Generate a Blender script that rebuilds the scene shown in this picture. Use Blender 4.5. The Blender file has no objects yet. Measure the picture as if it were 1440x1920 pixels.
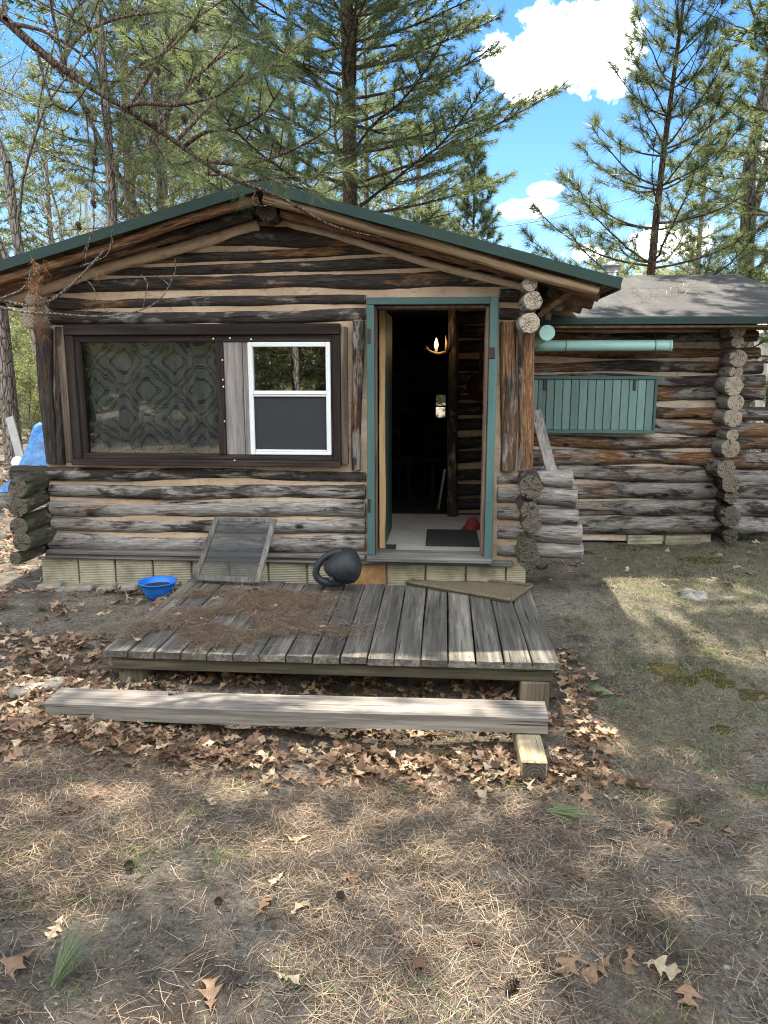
import bpy, math, random
import numpy as np
from mathutils import Vector, Matrix
R_ = math.radians
SC = bpy.context.scene
COL = SC.collection

# ------------------------------------------------------------ camera, sky, sun, exposure
F, CX, CY, CAMH = 1442.0, 720.0, 960.0, 1.48
PITCH, YAW = R_(10.605), R_(4.288)
cam_d = bpy.data.cameras.new('camera')
cam_d.sensor_fit = 'VERTICAL'; cam_d.sensor_height = 24.0; cam_d.lens = 24.0 * F / 1920.0
cam_d.clip_start = 0.05; cam_d.clip_end = 2000
cam = bpy.data.objects.new('camera', cam_d); COL.objects.link(cam)
cam.location = (0, 0, CAMH); cam.rotation_euler = (R_(90) - PITCH, 0, YAW)
SC.camera = cam
FW = np.array([-math.sin(YAW) * math.cos(PITCH), math.cos(YAW) * math.cos(PITCH), -math.sin(PITCH)])
RT = np.array([math.cos(YAW), math.sin(YAW), 0.0]); UP = np.cross(RT, FW)

def P(px, py, Y=None, Z=None, X=None):
    """point of a real plane that the survey photograph shows at a pixel"""
    d = FW + RT * (px - CX) / F - UP * (py - CY) / F
    k = Y / d[1] if Y is not None else ((Z - CAMH) / d[2] if Z is not None else X / d[0])
    return np.array([0, 0, CAMH]) + k * d

SUN_EL, SUN_AZ = R_(66), R_(-8.5)          # azimuth from +Y towards +X
SKY_STR, SUN_STR, EXPO = 0.125, 5.0, 1.68
sd = Vector((math.sin(SUN_AZ) * math.cos(SUN_EL), math.cos(SUN_AZ) * math.cos(SUN_EL), math.sin(SUN_EL)))
sun_l = bpy.data.lights.new('sun', 'SUN'); sun_l.energy = SUN_STR; sun_l.angle = R_(0.6); sun_l.color = (1.0, 0.89, 0.73)
sun = bpy.data.objects.new('sun', sun_l); COL.objects.link(sun)
sun.rotation_euler = sd.to_track_quat('Z', 'Y').to_euler(); sun.location = (0, 0, 30)

W = bpy.data.worlds.new("World"); SC.world = W; W.use_nodes = True
nt = W.node_tree; nt.nodes.clear()
def wn(t, **k):
    n = nt.nodes.new(t)
    for a, b in k.items(): setattr(n, a, b)
    return n
sky = wn('ShaderNodeTexSky', sky_type='NISHITA', sun_disc=False, sun_elevation=SUN_EL, sun_rotation=SUN_AZ % (2 * math.pi), air_density=1.0, dust_density=0.4, ozone_density=2.2)
tc = wn('ShaderNodeTexCoord')
cn = wn('ShaderNodeTexNoise'); cn.inputs['Scale'].default_value = 19; cn.inputs['Detail'].default_value = 7; cn.inputs['Roughness'].default_value = 0.62
nt.links.new(tc.outputs['Generated'], cn.inputs['Vector'])
def cloud(px, py, rx, ry):
    """soft elliptical cloud cell round a sky direction; rx, ry in radians"""
    d = Vector(P(px, py, Y=100.0) - np.array([0, 0, CAMH])).normalized()
    e1 = Vector((0, 0, 1)).cross(d).normalized(); e2 = d.cross(e1)
    out = None
    def dot(v):
        n = wn('ShaderNodeVectorMath', operation='DOT_PRODUCT'); nt.links.new(tc.outputs['Generated'], n.inputs[0]); n.inputs[1].default_value = v
        return n.outputs['Value']
    def m(op, a, b=None):
        n = wn('ShaderNodeMath', operation=op)
        for i, v in enumerate((a, b)):
            if v is None: continue
            if isinstance(v, (int, float)): n.inputs[i].default_value = v
            else: nt.links.new(v, n.inputs[i])
        return n.outputs[0]
    a = m('POWER', m('ABSOLUTE', m('DIVIDE', dot(e1), rx)), 2.0)
    b = m('POWER', m('ABSOLUTE', m('DIVIDE', dot(e2), ry)), 2.0)
    s = m('SUBTRACT', 1.0, m('SQRT', m('ADD', a, b)))
    f = m('GREATER_THAN', dot(d), 0.0)
    return m('ADD', m('MULTIPLY', m('ADD', s, 1.0), f), -1.0), m
cl = None
for c in [(1015, 105, .065, .050), (1085, 95, .085, .048), (1150, 100, .05, .03), (1020, 356, .020, .009), (985, 392, .038, .012), (1230, 455, .06, .022), (1110, 475, .03, .012), (2600, 200, .4, .14)]:
    s, m = cloud(*c)
    cl = s if cl is None else m('MAXIMUM', cl, s)
# unseen broad cloud added behind the camera as fill light for the shade
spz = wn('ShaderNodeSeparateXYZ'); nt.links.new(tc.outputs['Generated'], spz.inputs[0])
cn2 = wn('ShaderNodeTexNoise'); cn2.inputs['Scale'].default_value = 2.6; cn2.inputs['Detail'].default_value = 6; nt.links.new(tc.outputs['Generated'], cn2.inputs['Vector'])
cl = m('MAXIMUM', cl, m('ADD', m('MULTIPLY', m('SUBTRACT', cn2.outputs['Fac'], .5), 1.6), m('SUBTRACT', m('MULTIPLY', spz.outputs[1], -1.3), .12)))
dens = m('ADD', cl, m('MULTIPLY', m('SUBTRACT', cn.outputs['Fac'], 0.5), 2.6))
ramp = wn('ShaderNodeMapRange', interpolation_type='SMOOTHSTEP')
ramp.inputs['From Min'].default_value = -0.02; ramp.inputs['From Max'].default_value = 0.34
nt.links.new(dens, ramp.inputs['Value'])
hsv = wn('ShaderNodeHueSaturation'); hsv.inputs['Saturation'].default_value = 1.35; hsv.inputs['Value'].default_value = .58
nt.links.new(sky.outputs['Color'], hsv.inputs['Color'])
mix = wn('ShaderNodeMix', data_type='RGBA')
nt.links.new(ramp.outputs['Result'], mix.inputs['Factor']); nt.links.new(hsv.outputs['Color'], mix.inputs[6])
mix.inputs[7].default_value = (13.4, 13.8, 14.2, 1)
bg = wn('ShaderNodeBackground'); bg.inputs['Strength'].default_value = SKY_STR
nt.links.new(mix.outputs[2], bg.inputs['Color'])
wo = wn('ShaderNodeOutputWorld'); nt.links.new(bg.outputs[0], wo.inputs['Surface'])
SC.view_settings.view_transform = 'Standard'; SC.view_settings.look = 'None'
SC.view_settings.exposure = EXPO; SC.view_settings.gamma = 1.0
SC.render.engine = 'CYCLES'
SC.cycles.max_bounces = 6; SC.cycles.diffuse_bounces = 3; SC.cycles.glossy_bounces = 3; SC.cycles.transmission_bounces = 4; SC.cycles.transparent_max_bounces = 12
SC.cycles.use_denoising = True; SC.cycles.denoising_prefilter = 'NONE'; SC.cycles.filter_width = 1.1

# ------------------------------------------------------------ helpers: objects
def tag(o, label=None, cat=None, group=None, kind=None):
    if label: o['label'] = label
    if cat: o['category'] = cat
    if group: o['group'] = group
    if kind: o['kind'] = kind
    return o
def thing(name, label, cat, loc=(0, 0, 0), group=None):
    o = bpy.data.objects.new(name, None); COL.objects.link(o); o.location = loc; o.empty_display_size = 0.1
    return tag(o, label, cat, group)
def parent(o, root):
    o.parent = root
    m = Matrix.Translation(root.location)
    if root.parent: m = Matrix.Translation(root.parent.location) @ root.matrix_parent_inverse @ root.matrix_basis
    o.matrix_parent_inverse = m.inverted()
class MB:
    """collects vertices and faces; build() links them as one mesh object"""
    def __init__(s): s.v = []; s.f = []; s.n = 0; s.mi = []; s.sm = []
    def add(s, v, faces, mi=0, smooth=True):
        v = np.asarray(v, float).reshape(-1, 3); fs = np.asarray(faces, int)
        s.v.append(v); s.f.append(fs + s.n); s.n += len(v)
        s.mi.append(np.full(len(fs), mi)); s.sm.append(np.full(len(fs), smooth))
    def mesh(s, name):
        me = bpy.data.meshes.new(name)
        v = np.concatenate(s.v)
        me.vertices.add(len(v)); me.vertices.foreach_set('co', v.astype(np.float32).ravel())
        cnt = np.concatenate([np.full(len(f), f.shape[1]) for f in s.f])
        idx = np.concatenate([f.ravel() for f in s.f])
        me.loops.add(len(idx)); me.loops.foreach_set('vertex_index', idx.astype(np.int32))
        me.polygons.add(len(cnt))
        st = np.concatenate([[0], np.cumsum(cnt)[:-1]])
        me.polygons.foreach_set('loop_start', st.astype(np.int32))
        me.polygons.foreach_set('material_index', np.concatenate(s.mi).astype(np.int32))
        me.polygons.foreach_set('use_smooth', np.concatenate(s.sm).astype(bool))
        me.update(calc_edges=True); me.validate()
        return me
    def build(s, name, mats, root=None, loc=None, local=False, color=None):
        me = s.mesh(name)
        for m in (mats if isinstance(mats, (list, tuple)) else [mats]): me.materials.append(m)
        o = bpy.data.objects.new(name, me); COL.objects.link(o)
        if loc is not None: o.location = loc
        if color: o.color = color
        if root is not None:
            if local: o.parent = root
            else: parent(o, root)
        return o
    def box(s, a, b, mi=0, bev=0.0):
        x0, y0, z0 = a; x1, y1, z1 = b
        if bev <= 0:
            v = [(x, y, z) for x in (x0, x1) for y in (y0, y1) for z in (z0, z1)]
            f = [(0, 1, 3, 2), (4, 6, 7, 5), (0, 4, 5, 1), (2, 3, 7, 6), (0, 2, 6, 4), (1, 5, 7, 3)]
            s.add(v, f, mi, False); return
        e = min(bev, (x1 - x0) * .45, (y1 - y0) * .45, (z1 - z0) * .45)
        v = []; key = {}
        for ix in (0, 1):
            for iy in (0, 1):
                for iz in (0, 1):
                    for ax in range(3):
                        p = [x1 if ix else x0, y1 if iy else y0, z1 if iz else z0]
                        for k, i in enumerate((ix, iy, iz)):
                            if k != ax: p[k] += -e if i else e
                        key[(ix, iy, iz, ax)] = len(v); v.append(p)
        q = []; t = []
        for ax in range(3):
            o1, o2 = [k for k in range(3) if k != ax]
            for sd_ in (0, 1):
                def c(a1, a2):
                    i = [0, 0, 0]; i[ax] = sd_; i[o1] = a1; i[o2] = a2
                    return key[(*i, ax)]
                r = [c(0, 0), c(1, 0), c(1, 1), c(0, 1)]
                flip = (sd_ == 0) ^ (ax == 1)
                q.append(r[::-1] if flip else r)
            for a1 in (0, 1):
                for a2 in (0, 1):
                    def c2(sdv, axx):
                        i = [0, 0, 0]; i[ax] = sdv; i[o1] = a1; i[o2] = a2
                        return key[(*i, axx)]
                    r = [c2(0, o1), c2(1, o1), c2(1, o2), c2(0, o2)]
                    flip = bool(a1) ^ bool(a2) ^ (ax == 1)
                    q.append(r if flip else r[::-1])
        for ix in (0, 1):
            for iy in (0, 1):
                for iz in (0, 1):
                    r = [key[(ix, iy, iz, k)] for k in range(3)]
                    t.append(r if (ix + iy + iz) % 2 == 1 else r[::-1])
        s.add(v, q, mi, False); s.f.append(np.asarray(t) + s.n - len(v)); s.mi.append(np.full(8, mi)); s.sm.append(np.full(8, False))
    def obox(s, c, ax, ay, az, mi=0, bev=0.0):
        """box with centre c and half-axis vectors"""
        t = MB(); t.box((-1, -1, -1), (1, 1, 1), mi)
        la, lb, lc = (np.linalg.norm(a) for a in (ax, ay, az))
        t = MB(); t.box((-la, -lb, -lc), (la, lb, lc), mi, bev)
        v = np.concatenate(t.v); M = np.array([np.asarray(ax, float) / la, np.asarray(ay, float) / lb, np.asarray(az, float) / lc])
        v = v @ M + np.asarray(c, float)
        off = s.n; s.v.append(v); s.n += len(v)
        for f, m_, sm in zip(t.f, t.mi, t.sm): s.f.append(f + off); s.mi.append(m_); s.sm.append(sm)
    def bar(s, p0, p1, w, h, mi=0, bev=0.0, up=(0, 0, 1)):
        p0 = np.asarray(p0, float); p1 = np.asarray(p1, float); d = p1 - p0; L = np.linalg.norm(d); d /= L
        u = np.asarray(up, float); sx = np.cross(d, u); sx /= np.linalg.norm(sx); u = np.cross(sx, d)
        s.obox((p0 + p1) / 2, d * L / 2, -sx * w / 2, u * h / 2, mi, bev)
    def tube(s, pts, rad, k=6, mi=0, cap=True):
        pts = np.asarray(pts, float); n = len(pts); rad = np.broadcast_to(np.asarray(rad, float), (n,))
        t = np.gradient(pts, axis=0); t /= np.linalg.norm(t, axis=1)[:, None] + 1e-9
        ref = np.array([0.31, 0.17, 0.93]) if abs(t[:, 2]).mean() < .8 else np.array([0.93, 0.31, 0.1])
        a = np.cross(t, ref); a /= np.linalg.norm(a, axis=1)[:, None] + 1e-9; b = np.cross(t, a)
        th = np.arange(k) * 2 * math.pi / k
        v = pts[:, None, :] + rad[:, None, None] * (np.cos(th)[None, :, None] * a[:, None, :] + np.sin(th)[None, :, None] * b[:, None, :])
        i = np.arange(n - 1)[:, None] * k; j = np.arange(k)[None, :]; j2 = (j + 1) % k
        q = np.stack([i + j, i + j2, i + k + j2, i + k + j], -1).reshape(-1, 4)
        s.add(v, q, mi, True)
        if cap:
            s.f.append(np.array([[s.n - 1 - x for x in range(k)][::-1]])); s.mi.append(np.array([mi])); s.sm.append(np.array([False]))
            s.f.append(np.array([[s.n - n * k + x for x in range(k)][::-1]])); s.mi.append(np.array([mi])); s.sm.append(np.array([False]))
    def lathe(s, prof, k=24, mi=0, c=(0, 0, 0)):
        pr = np.asarray(prof, float); th = np.arange(k) * 2 * math.pi / k
        v = np.stack([pr[:, None, 0] * np.cos(th), pr[:, None, 0] * np.sin(th), np.broadcast_to(pr[:, None, 1], (len(pr), k))], -1) + np.asarray(c, float)
        i = np.arange(len(pr) - 1)[:, None] * k; j = np.arange(k)[None, :]; j2 = (j + 1) % k
        s.add(v, np.stack([i + j, i + j2, i + k + j2, i + k + j], -1).reshape(-1, 4), mi, True)
    def grid(s, V, mi=0, smooth=True):
        n, m_ = V.shape[:2]; i = np.arange(n - 1)[:, None] * m_; j = np.arange(m_ - 1)[None, :]
        s.add(V.reshape(-1, 3), np.stack([i + j, i + j + 1, i + m_ + j + 1, i + m_ + j], -1).reshape(-1, 4), mi, smooth)

_vn = np.random.default_rng(5).random((256, 256))
def vnoise(x, y, sc=1.0, seed=0):
    x = np.asarray(x, float) * sc + 37.1 * seed + 1000; y = np.asarray(y, float) * sc + 11.7 * seed + 1000
    xi = np.floor(x).astype(int); yi = np.floor(y).astype(int); fx = x - xi; fy = y - yi
    fx = fx * fx * (3 - 2 * fx); fy = fy * fy * (3 - 2 * fy)
    g = lambda a, b: _vn[a & 255, b & 255]
    return (g(xi, yi) * (1 - fx) + g(xi + 1, yi) * fx) * (1 - fy) + (g(xi, yi + 1) * (1 - fx) + g(xi + 1, yi + 1) * fx) * fy
def fbm(x, y, sc=1.0, seed=0, o=4):
    t = 0; a = .5
    for k in range(o): t = t + a * vnoise(x, y, sc * 2 ** k, seed + k); a *= .5
    return t
def sstep(a, b, x):
    t = np.clip((np.asarray(x, float) - a) / (b - a), 0, 1); return t * t * (3 - 2 * t)

# ------------------------------------------------------------ helpers: materials
class Mat:
    def __init__(s, name):
        s.m = bpy.data.materials.new(name); s.m.use_nodes = True; s.t = s.m.node_tree; s.t.nodes.clear()
        s.out = s.n('ShaderNodeOutputMaterial'); s.co = None
    def n(s, t, **k):
        x = s.t.nodes.new(t)
        for a, b in k.items(): setattr(x, a, b)
        return x
    def put(s, sock, v):
        if isinstance(v, bpy.types.NodeSocket): s.t.links.new(v, sock)
        else:
            if isinstance(v, tuple) and len(v) == 3 and sock.type == 'RGBA': v = (*v, 1)
            sock.default_value = v
    def coord(s, which='Object', scale=(1, 1, 1), jitter=0.0):
        c = s.n('ShaderNodeTexCoord').outputs[which]
        if jitter:
            r = s.n('ShaderNodeNewGeometry').outputs['Random Per Island']
            oi = s.n('ShaderNodeObjectInfo').outputs['Random']
            k = s.math('MULTIPLY', s.math('ADD', r, oi), jitter)
            a = s.n('ShaderNodeVectorMath', operation='ADD'); s.put(a.inputs[0], c)
            cb = s.n('ShaderNodeCombineXYZ'); s.put(cb.inputs[0], k); s.put(cb.inputs[1], k); s.put(cb.inputs[2], k)
            s.put(a.inputs[1], cb.outputs[0]); c = a.outputs[0]
        mp = s.n('ShaderNodeMapping'); s.put(mp.inputs[0], c); mp.inputs['Scale'].default_value = scale
        return mp.outputs[0]
    def noise(s, vec, scale=5, detail=5, rough=.55, dist=0.0, out='Fac'):
        x = s.n('ShaderNodeTexNoise'); s.put(x.inputs['Vector'], vec)
        x.inputs['Scale'].default_value = scale; x.inputs['Detail'].default_value = detail; x.inputs['Roughness'].default_value = rough; x.inputs['Distortion'].default_value = dist
        return x.outputs[out]
    def math(s, op, a, b=None, clamp=False):
        x = s.n('ShaderNodeMath', operation=op); x.use_clamp = clamp; s.put(x.inputs[0], a)
        if b is not None: s.put(x.inputs[1], b)
        return x.outputs[0]
    def rng(s, v, a, b, c=0.0, d=1.0):
        x = s.n('ShaderNodeMapRange'); s.put(x.inputs[0], v)
        for i, k in enumerate((a, b, c, d)): s.put(x.inputs[i + 1], k)
        return x.outputs[0]
    def ramp(s, v, stops):
        x = s.n('ShaderNodeValToRGB'); s.put(x.inputs[0], v); e = x.color_ramp.elements
        while len(e) < len(stops): e.new(.5)
        for k, (p, c) in zip(e, stops): k.position = p; k.color = (*c, 1)
        return x.outputs[0]
    def mix(s, f, a, b):
        x = s.n('ShaderNodeMix', data_type='RGBA'); s.put(x.inputs[0], f); s.put(x.inputs[6], a); s.put(x.inputs[7], b); return x.outputs[2]
    def bump(s, h, st=.4, d=.01):
        x = s.n('ShaderNodeBump'); s.put(x.inputs['Height'], h); x.inputs['Strength'].default_value = st; x.inputs['Distance'].default_value = d; return x.outputs[0]
    def island(s): return s.n('ShaderNodeNewGeometry').outputs['Random Per Island']
    def bsdf(s, col, rough=.8, normal=None, spec=.3, metal=0.0):
        b = s.n('ShaderNodeBsdfPrincipled'); s.put(b.inputs['Base Color'], col); s.put(b.inputs['Roughness'], rough)
        b.inputs['Specular IOR Level'].default_value = spec; b.inputs['Metallic'].default_value = metal
        if normal is not None: s.put(b.inputs['Normal'], normal)
        s.put(s.out.inputs[0], b.outputs[0]); return b
M = {}
def simple(name, col, rough=.7, var=.25, sc=8, bump=.15, spec=.3, metal=0.0, wh='Object'):
    m = Mat(name); v = m.coord(wh); n = m.noise(v, sc, 6, .6)
    c = m.mix(m.rng(n, .3, .7), tuple(x * (1 - var) for x in col), tuple(min(1, x * (1 + var)) for x in col))
    n2 = m.noise(v, sc * 9, 3)
    m.bsdf(c, m.rng(n2, .3, .7, max(0, rough - .1), min(1, rough + .1)), m.bump(n2, bump, .004), spec, metal); M[name] = m.m; return m.m

def mk_log(name):
    """round log; object colour R = weathering, G = moss, B = red-brown core showing"""
    m = Mat(name); v = m.coord(scale=(1, 9, 9), jitter=23.0); vf = m.coord(scale=(1.0, 30, 30), jitter=31.0)
    oc = m.n('ShaderNodeObjectInfo').outputs['Color']; sp = m.n('ShaderNodeSeparateColor'); m.put(sp.inputs[0], oc)
    big = m.noise(m.coord(scale=(2.4, 8, 8), jitter=23.0), 1.6, 6, .65, .6); fine = m.noise(m.coord(scale=(3.2, 34, 34), jitter=31.0), 3.0, 7, .7, .3)
    vc = m.coord(scale=(2.2, 55, 55), jitter=17.0); crack = m.noise(vc, 1.3, 5, .65, .4)
    dark = m.ramp(fine, [(.25, (.012, .0105, .0105)), (.5, (.034, .028, .026)), (.75, (.098, .080, .069))])
    grey = m.ramp(fine, [(.25, (.075, .064, .058)), (.5, (.19, .175, .162)), (.72, (.38, .36, .34))])
    red = m.ramp(fine, [(.25, (.022, .013, .009)), (.5, (.13, .066, .034)), (.75, (.40, .25, .13))])
    w = m.math('ADD', sp.outputs[0], m.math('MULTIPLY', m.math('SUBTRACT', big, .5), 2.6), True)
    c = m.mix(m.rng(w, .32, .62), dark, grey)
    big2 = m.noise(m.coord(scale=(1.2, 7, 7), jitter=41.0), 1.3, 4, .6)
    rb = m.math('ADD', sp.outputs[2], m.math('MULTIPLY', m.math('SUBTRACT', big2, .5), 2.2), True)
    c = m.mix(m.rng(rb, .4, .6), c, red)
    ms = m.noise(m.coord(scale=(3, 5, 5), jitter=9.0), 2.2, 6, .7)
    mo = m.math('ADD', sp.outputs[1], m.math('MULTIPLY', m.math('SUBTRACT', ms, .5), 2.0), True)
    c = m.mix(m.math('MULTIPLY', m.rng(mo, .35, .75), .8), c, m.ramp(fine, [(.3, (.03, .04, .016)), (.7, (.10, .115, .055))]))
    vk = m.n('ShaderNodeTexVoronoi'); m.put(vk.inputs['Vector'], m.coord(scale=(3.0, 6.0, 6.0), jitter=37.0)); vk.inputs['Scale'].default_value = 1.0
    kn = m.rng(m.math('ADD', vk.outputs['Distance'], m.math('MULTIPLY', m.math('SUBTRACT', fine, .5), .12)), .06, .13)
    c = m.mix(kn, (.02, .013, .010), c)
    cr = m.rng(crack, .34, .40); c = m.mix(cr, (.012, .010, .009), c)
    h = m.math('ADD', m.math('MULTIPLY', fine, .6), m.math('MULTIPLY', cr, .7))
    m.bsdf(c, .85, m.bump(m.math('ADD', h, m.math('MULTIPLY', kn, .5)), .75, .010), .2); M[name] = m.m
mk_log('log')
def mk_end(name):
    m = Mat(name); c0 = m.n('ShaderNodeTexCoord').outputs['Object']
    sx = m.n('ShaderNodeSeparateXYZ'); m.put(sx.inputs[0], c0)
    wob = m.noise(m.coord(jitter=13.0), 14, 3)
    r = m.math('SQRT', m.math('ADD', m.math('POWER', sx.outputs[1], 2.0), m.math('POWER', sx.outputs[2], 2.0)))
    rr = m.math('ADD', r, m.math('MULTIPLY', wob, .02))
    ring = m.math('SINE', m.math('MULTIPLY', rr, 400.0))
    ang = m.math('ARCTAN2', sx.outputs[1], sx.outputs[2])
    cb = m.n('ShaderNodeCombineXYZ'); m.put(cb.inputs[0], m.math('MULTIPLY', ang, 2.2)); m.put(cb.inputs[1], m.math('MULTIPLY', r, 9.0))
    m.put(cb.inputs[2], m.math('MULTIPLY', m.n('ShaderNodeObjectInfo').outputs['Random'], 50.0))
    ck = m.noise(cb.outputs[0], 1.6, 3, .6); crack = m.rng(m.math('SUBTRACT', ck, m.math('MULTIPLY', m.math('SUBTRACT', 1.0, m.n('ShaderNodeObjectInfo').outputs['Alpha']), .0)), .36, .42)
    sp = m.n('ShaderNodeSeparateColor'); m.put(sp.inputs[0], m.n('ShaderNodeObjectInfo').outputs['Color'])
    lightc = m.mix(m.rng(ring, -1, 1), (.27, .22, .165), (.42, .365, .29))
    darkc = m.mix(m.rng(ring, -1, 1), (.022, .019, .016), (.07, .062, .05))
    n = m.noise(m.coord(jitter=5.0), 28, 5, .65)
    c = m.mix(sp.outputs[0], darkc, lightc)
    c = m.mix(m.math('MULTIPLY', m.rng(m.noise(m.coord(jitter=3.0), 16, 5, .6), .5, .68), sp.outputs[1]), c, (.05, .06, .025))
    c = m.mix(m.rng(n, .35, .7, .0, .5), c, (.10, .085, .07))
    c = m.mix(m.math('MAXIMUM', crack, m.math('MULTIPLY', sp.outputs[0], .35)), (.012, .010, .008), c)
    m.bsdf(c, .9, m.bump(m.math('ADD', m.math('MULTIPLY', ring, .15), crack), .6, .006), .15); M[name] = m.m
mk_end('log_end')
def mk_wood(name, axis, lo, mid, hi, jit=11.0, crack=True, tone=.5, sc=1.0):
    """sawn board, grain along an axis, each board its own tone"""
    m = Mat(name); k = [24.0 * sc] * 3; k['XYZ'.index(axis)] = 1.1 * sc
    v = m.coord(scale=tuple(k), jitter=jit); fine = m.noise(v, 2.2, 7, .65, .35)
    k2 = [7.0] * 3; k2['XYZ'.index(axis)] = .6; big = m.noise(m.coord(scale=tuple(k2), jitter=jit * 2), 1.6, 4, .6)
    t = m.math('ADD', m.math('MULTIPLY', fine, .75), m.math('MULTIPLY', m.math('SUBTRACT', big, .5), .7))
    t = m.math('ADD', t, m.math('MULTIPLY', m.math('SUBTRACT', m.island(), .5), .28 * tone))
    c = m.ramp(t, [(.12, lo), (.38, mid), (.66, hi)])
    h = fine
    if crack:
        k3 = [60.0] * 3; k3['XYZ'.index(axis)] = .9; ck = m.rng(m.noise(m.coord(scale=tuple(k3), jitter=jit * 3), 1.4, 3, .6), .30, .36)
        c = m.mix(ck, tuple(x * .25 for x in lo), c); h = m.math('ADD', m.math('MULTIPLY', fine, .6), ck)
    m.bsdf(c, .85, m.bump(h, .5, .005), .2); M[name] = m.m
mk_wood('deck_wood', 'Y', (.036, .033, .030), (.095, .088, .078), (.27, .245, .205))
mk_wood('joist_wood', 'X', (.025, .022, .015), (.065, .056, .038), (.13, .115, .08))
mk_wood('post_wood', 'Z', (.05, .040, .028), (.13, .105, .075), (.24, .20, .15))
mk_wood('beam_wood', 'X', (.06, .054, .048), (.17, .155, .14), (.36, .33, .285))
mk_wood('block_wood', 'Y', (.12, .09, .05), (.34, .28, .18), (.56, .48, .33))
mk_wood('grey_x', 'X', (.05, .047, .045), (.13, .125, .12), (.30, .28, .26))
mk_wood('grey_z', 'Z', (.07, .062, .06), (.23, .21, .20), (.44, .41, .39))
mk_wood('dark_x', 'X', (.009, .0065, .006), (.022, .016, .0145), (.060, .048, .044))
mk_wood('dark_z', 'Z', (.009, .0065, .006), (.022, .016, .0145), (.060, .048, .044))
mk_wood('grain_z', 'Z', (.025, .017, .012), (.09, .065, .048), (.24, .19, .15))
mk_wood('raw_z', 'Z', (.20, .12, .055), (.46, .30, .15), (.60, .43, .25))
mk_wood('pole_wood', 'X', (.10, .066, .04), (.27, .19, .12), (.46, .36, .25), crack=True)
mk_wood('soffit_wood', 'Y', (.05, .03, .018), (.14, .085, .05), (.28, .19, .12))
mk_wood('jamb_z', 'Z', (.05, .03, .022), (.13, .082, .06), (.25, .18, .14))
mk_wood('screen_frame', 'Z', (.05, .048, .045), (.14, .13, .12), (.24, .225, .21))
def mk_paint(name, axis, base, under, amount=.5):
    m = Mat(name); k = [10.0] * 3; k['XYZ'.index(axis)] = 1.0
    g = m.noise(m.coord(scale=tuple(k), jitter=7.0), 2.0, 6, .65)
    sp = m.noise(m.coord(jitter=4.0), 16, 6, .7); sp2 = m.noise(m.coord(jitter=2.0), 3.2, 4, .6)
    tint = m.math('ADD', m.math('MULTIPLY', g, .7), m.math('MULTIPLY', m.island(), .35))
    c = m.mix(m.rng(tint, .2, .8), tuple(x * .62 for x in base), tuple(x * 1.35 for x in base))
    chip = m.math('MULTIPLY', m.rng(sp, .62, .66), m.rng(sp2, .62 - amount * .3, .70))
    c = m.mix(chip, c, m.ramp(g, [(.3, under), (.7, tuple(min(1, x * 2.2) for x in under))]))
    m.bsdf(c, .62, m.bump(m.math('SUBTRACT', g, chip), .35, .003), .3); M[name] = m.m
mk_paint('teal_z', 'Z', (.055, .112, .108), (.10, .085, .075), .75)
mk_paint('teal_x', 'X', (.055, .112, .108), (.10, .085, .075), .4)
mk_paint('shutter_paint', 'Z', (.115, .19, .18), (.12, .10, .085), .9)
mk_paint('fascia_paint', 'X', (.014, .034, .029), (.05, .06, .05), .25)
mk_paint('pipe_paint', 'X', (.27, .47, .43), (.3, .35, .3), .35)
mk_paint('door_green', 'Z', (.028, .06, .05), (.06, .05, .04), .3)
def mk_chink(name, a, b):
    m = Mat(name); v = m.coord(); n = m.noise(v, 3.5, 6, .6); n2 = m.noise(v, 26, 5, .6)
    c = m.mix(m.rng(n, .3, .7), a, b); c = m.mix(m.rng(n2, .55, .75, 0, .6), c, tuple(x * .45 for x in a)); n3 = m.noise(m.coord(scale=(3, 3, 14)), 4.0, 6, .7); c = m.mix(m.rng(n3, .55, .75, 0, .75), c, (.09, .065, .05))
    m.bsdf(c, .85, m.bump(m.math('ADD', n, m.math('MULTIPLY', n2, .4)), .35, .01), .2); M[name] = m.m
mk_chink('chink_tan', (.34, .24, .165), (.49, .375, .27))
mk_chink('chink_grey', (.33, .26, .195), (.52, .44, .36))
def mk_shingle():
    m = Mat('shingle'); v = m.coord(); n = m.noise(v, 2.0, 5, .6); n2 = m.noise(v, 160, 2, .6)
    br = m.n('ShaderNodeTexBrick'); mp = m.coord(scale=(1, 1, 1)); m.put(br.inputs['Vector'], mp)
    br.inputs['Scale'].default_value = 1.0; br.inputs['Mortar Size'].default_value = .014; br.inputs['Brick Width'].default_value = 2.3; br.inputs['Row Height'].default_value = .55
    br.inputs['Color1'].default_value = (.060, .063, .068, 1); br.inputs['Color2'].default_value = (.076, .078, .082, 1); br.inputs['Mortar'].default_value = (.04, .04, .04, 1)
    c = m.mix(m.rng(n, .3, .7, 0, .5), br.outputs[0], (.095, .096, .097)); c = m.mix(m.rng(n2, .4, .7, 0, .5), c, (.035, .035, .035)); c = m.mix(m.rng(m.noise(m.coord(scale=(4, 1, 1)), 1.6, 5, .65), .48, .70, 0, .65), c, (.13, .128, .122))
    m.bsdf(c, .9, m.bump(n2, .4, .004), .2); M['shingle'] = m.m
mk_shingle()
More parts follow.
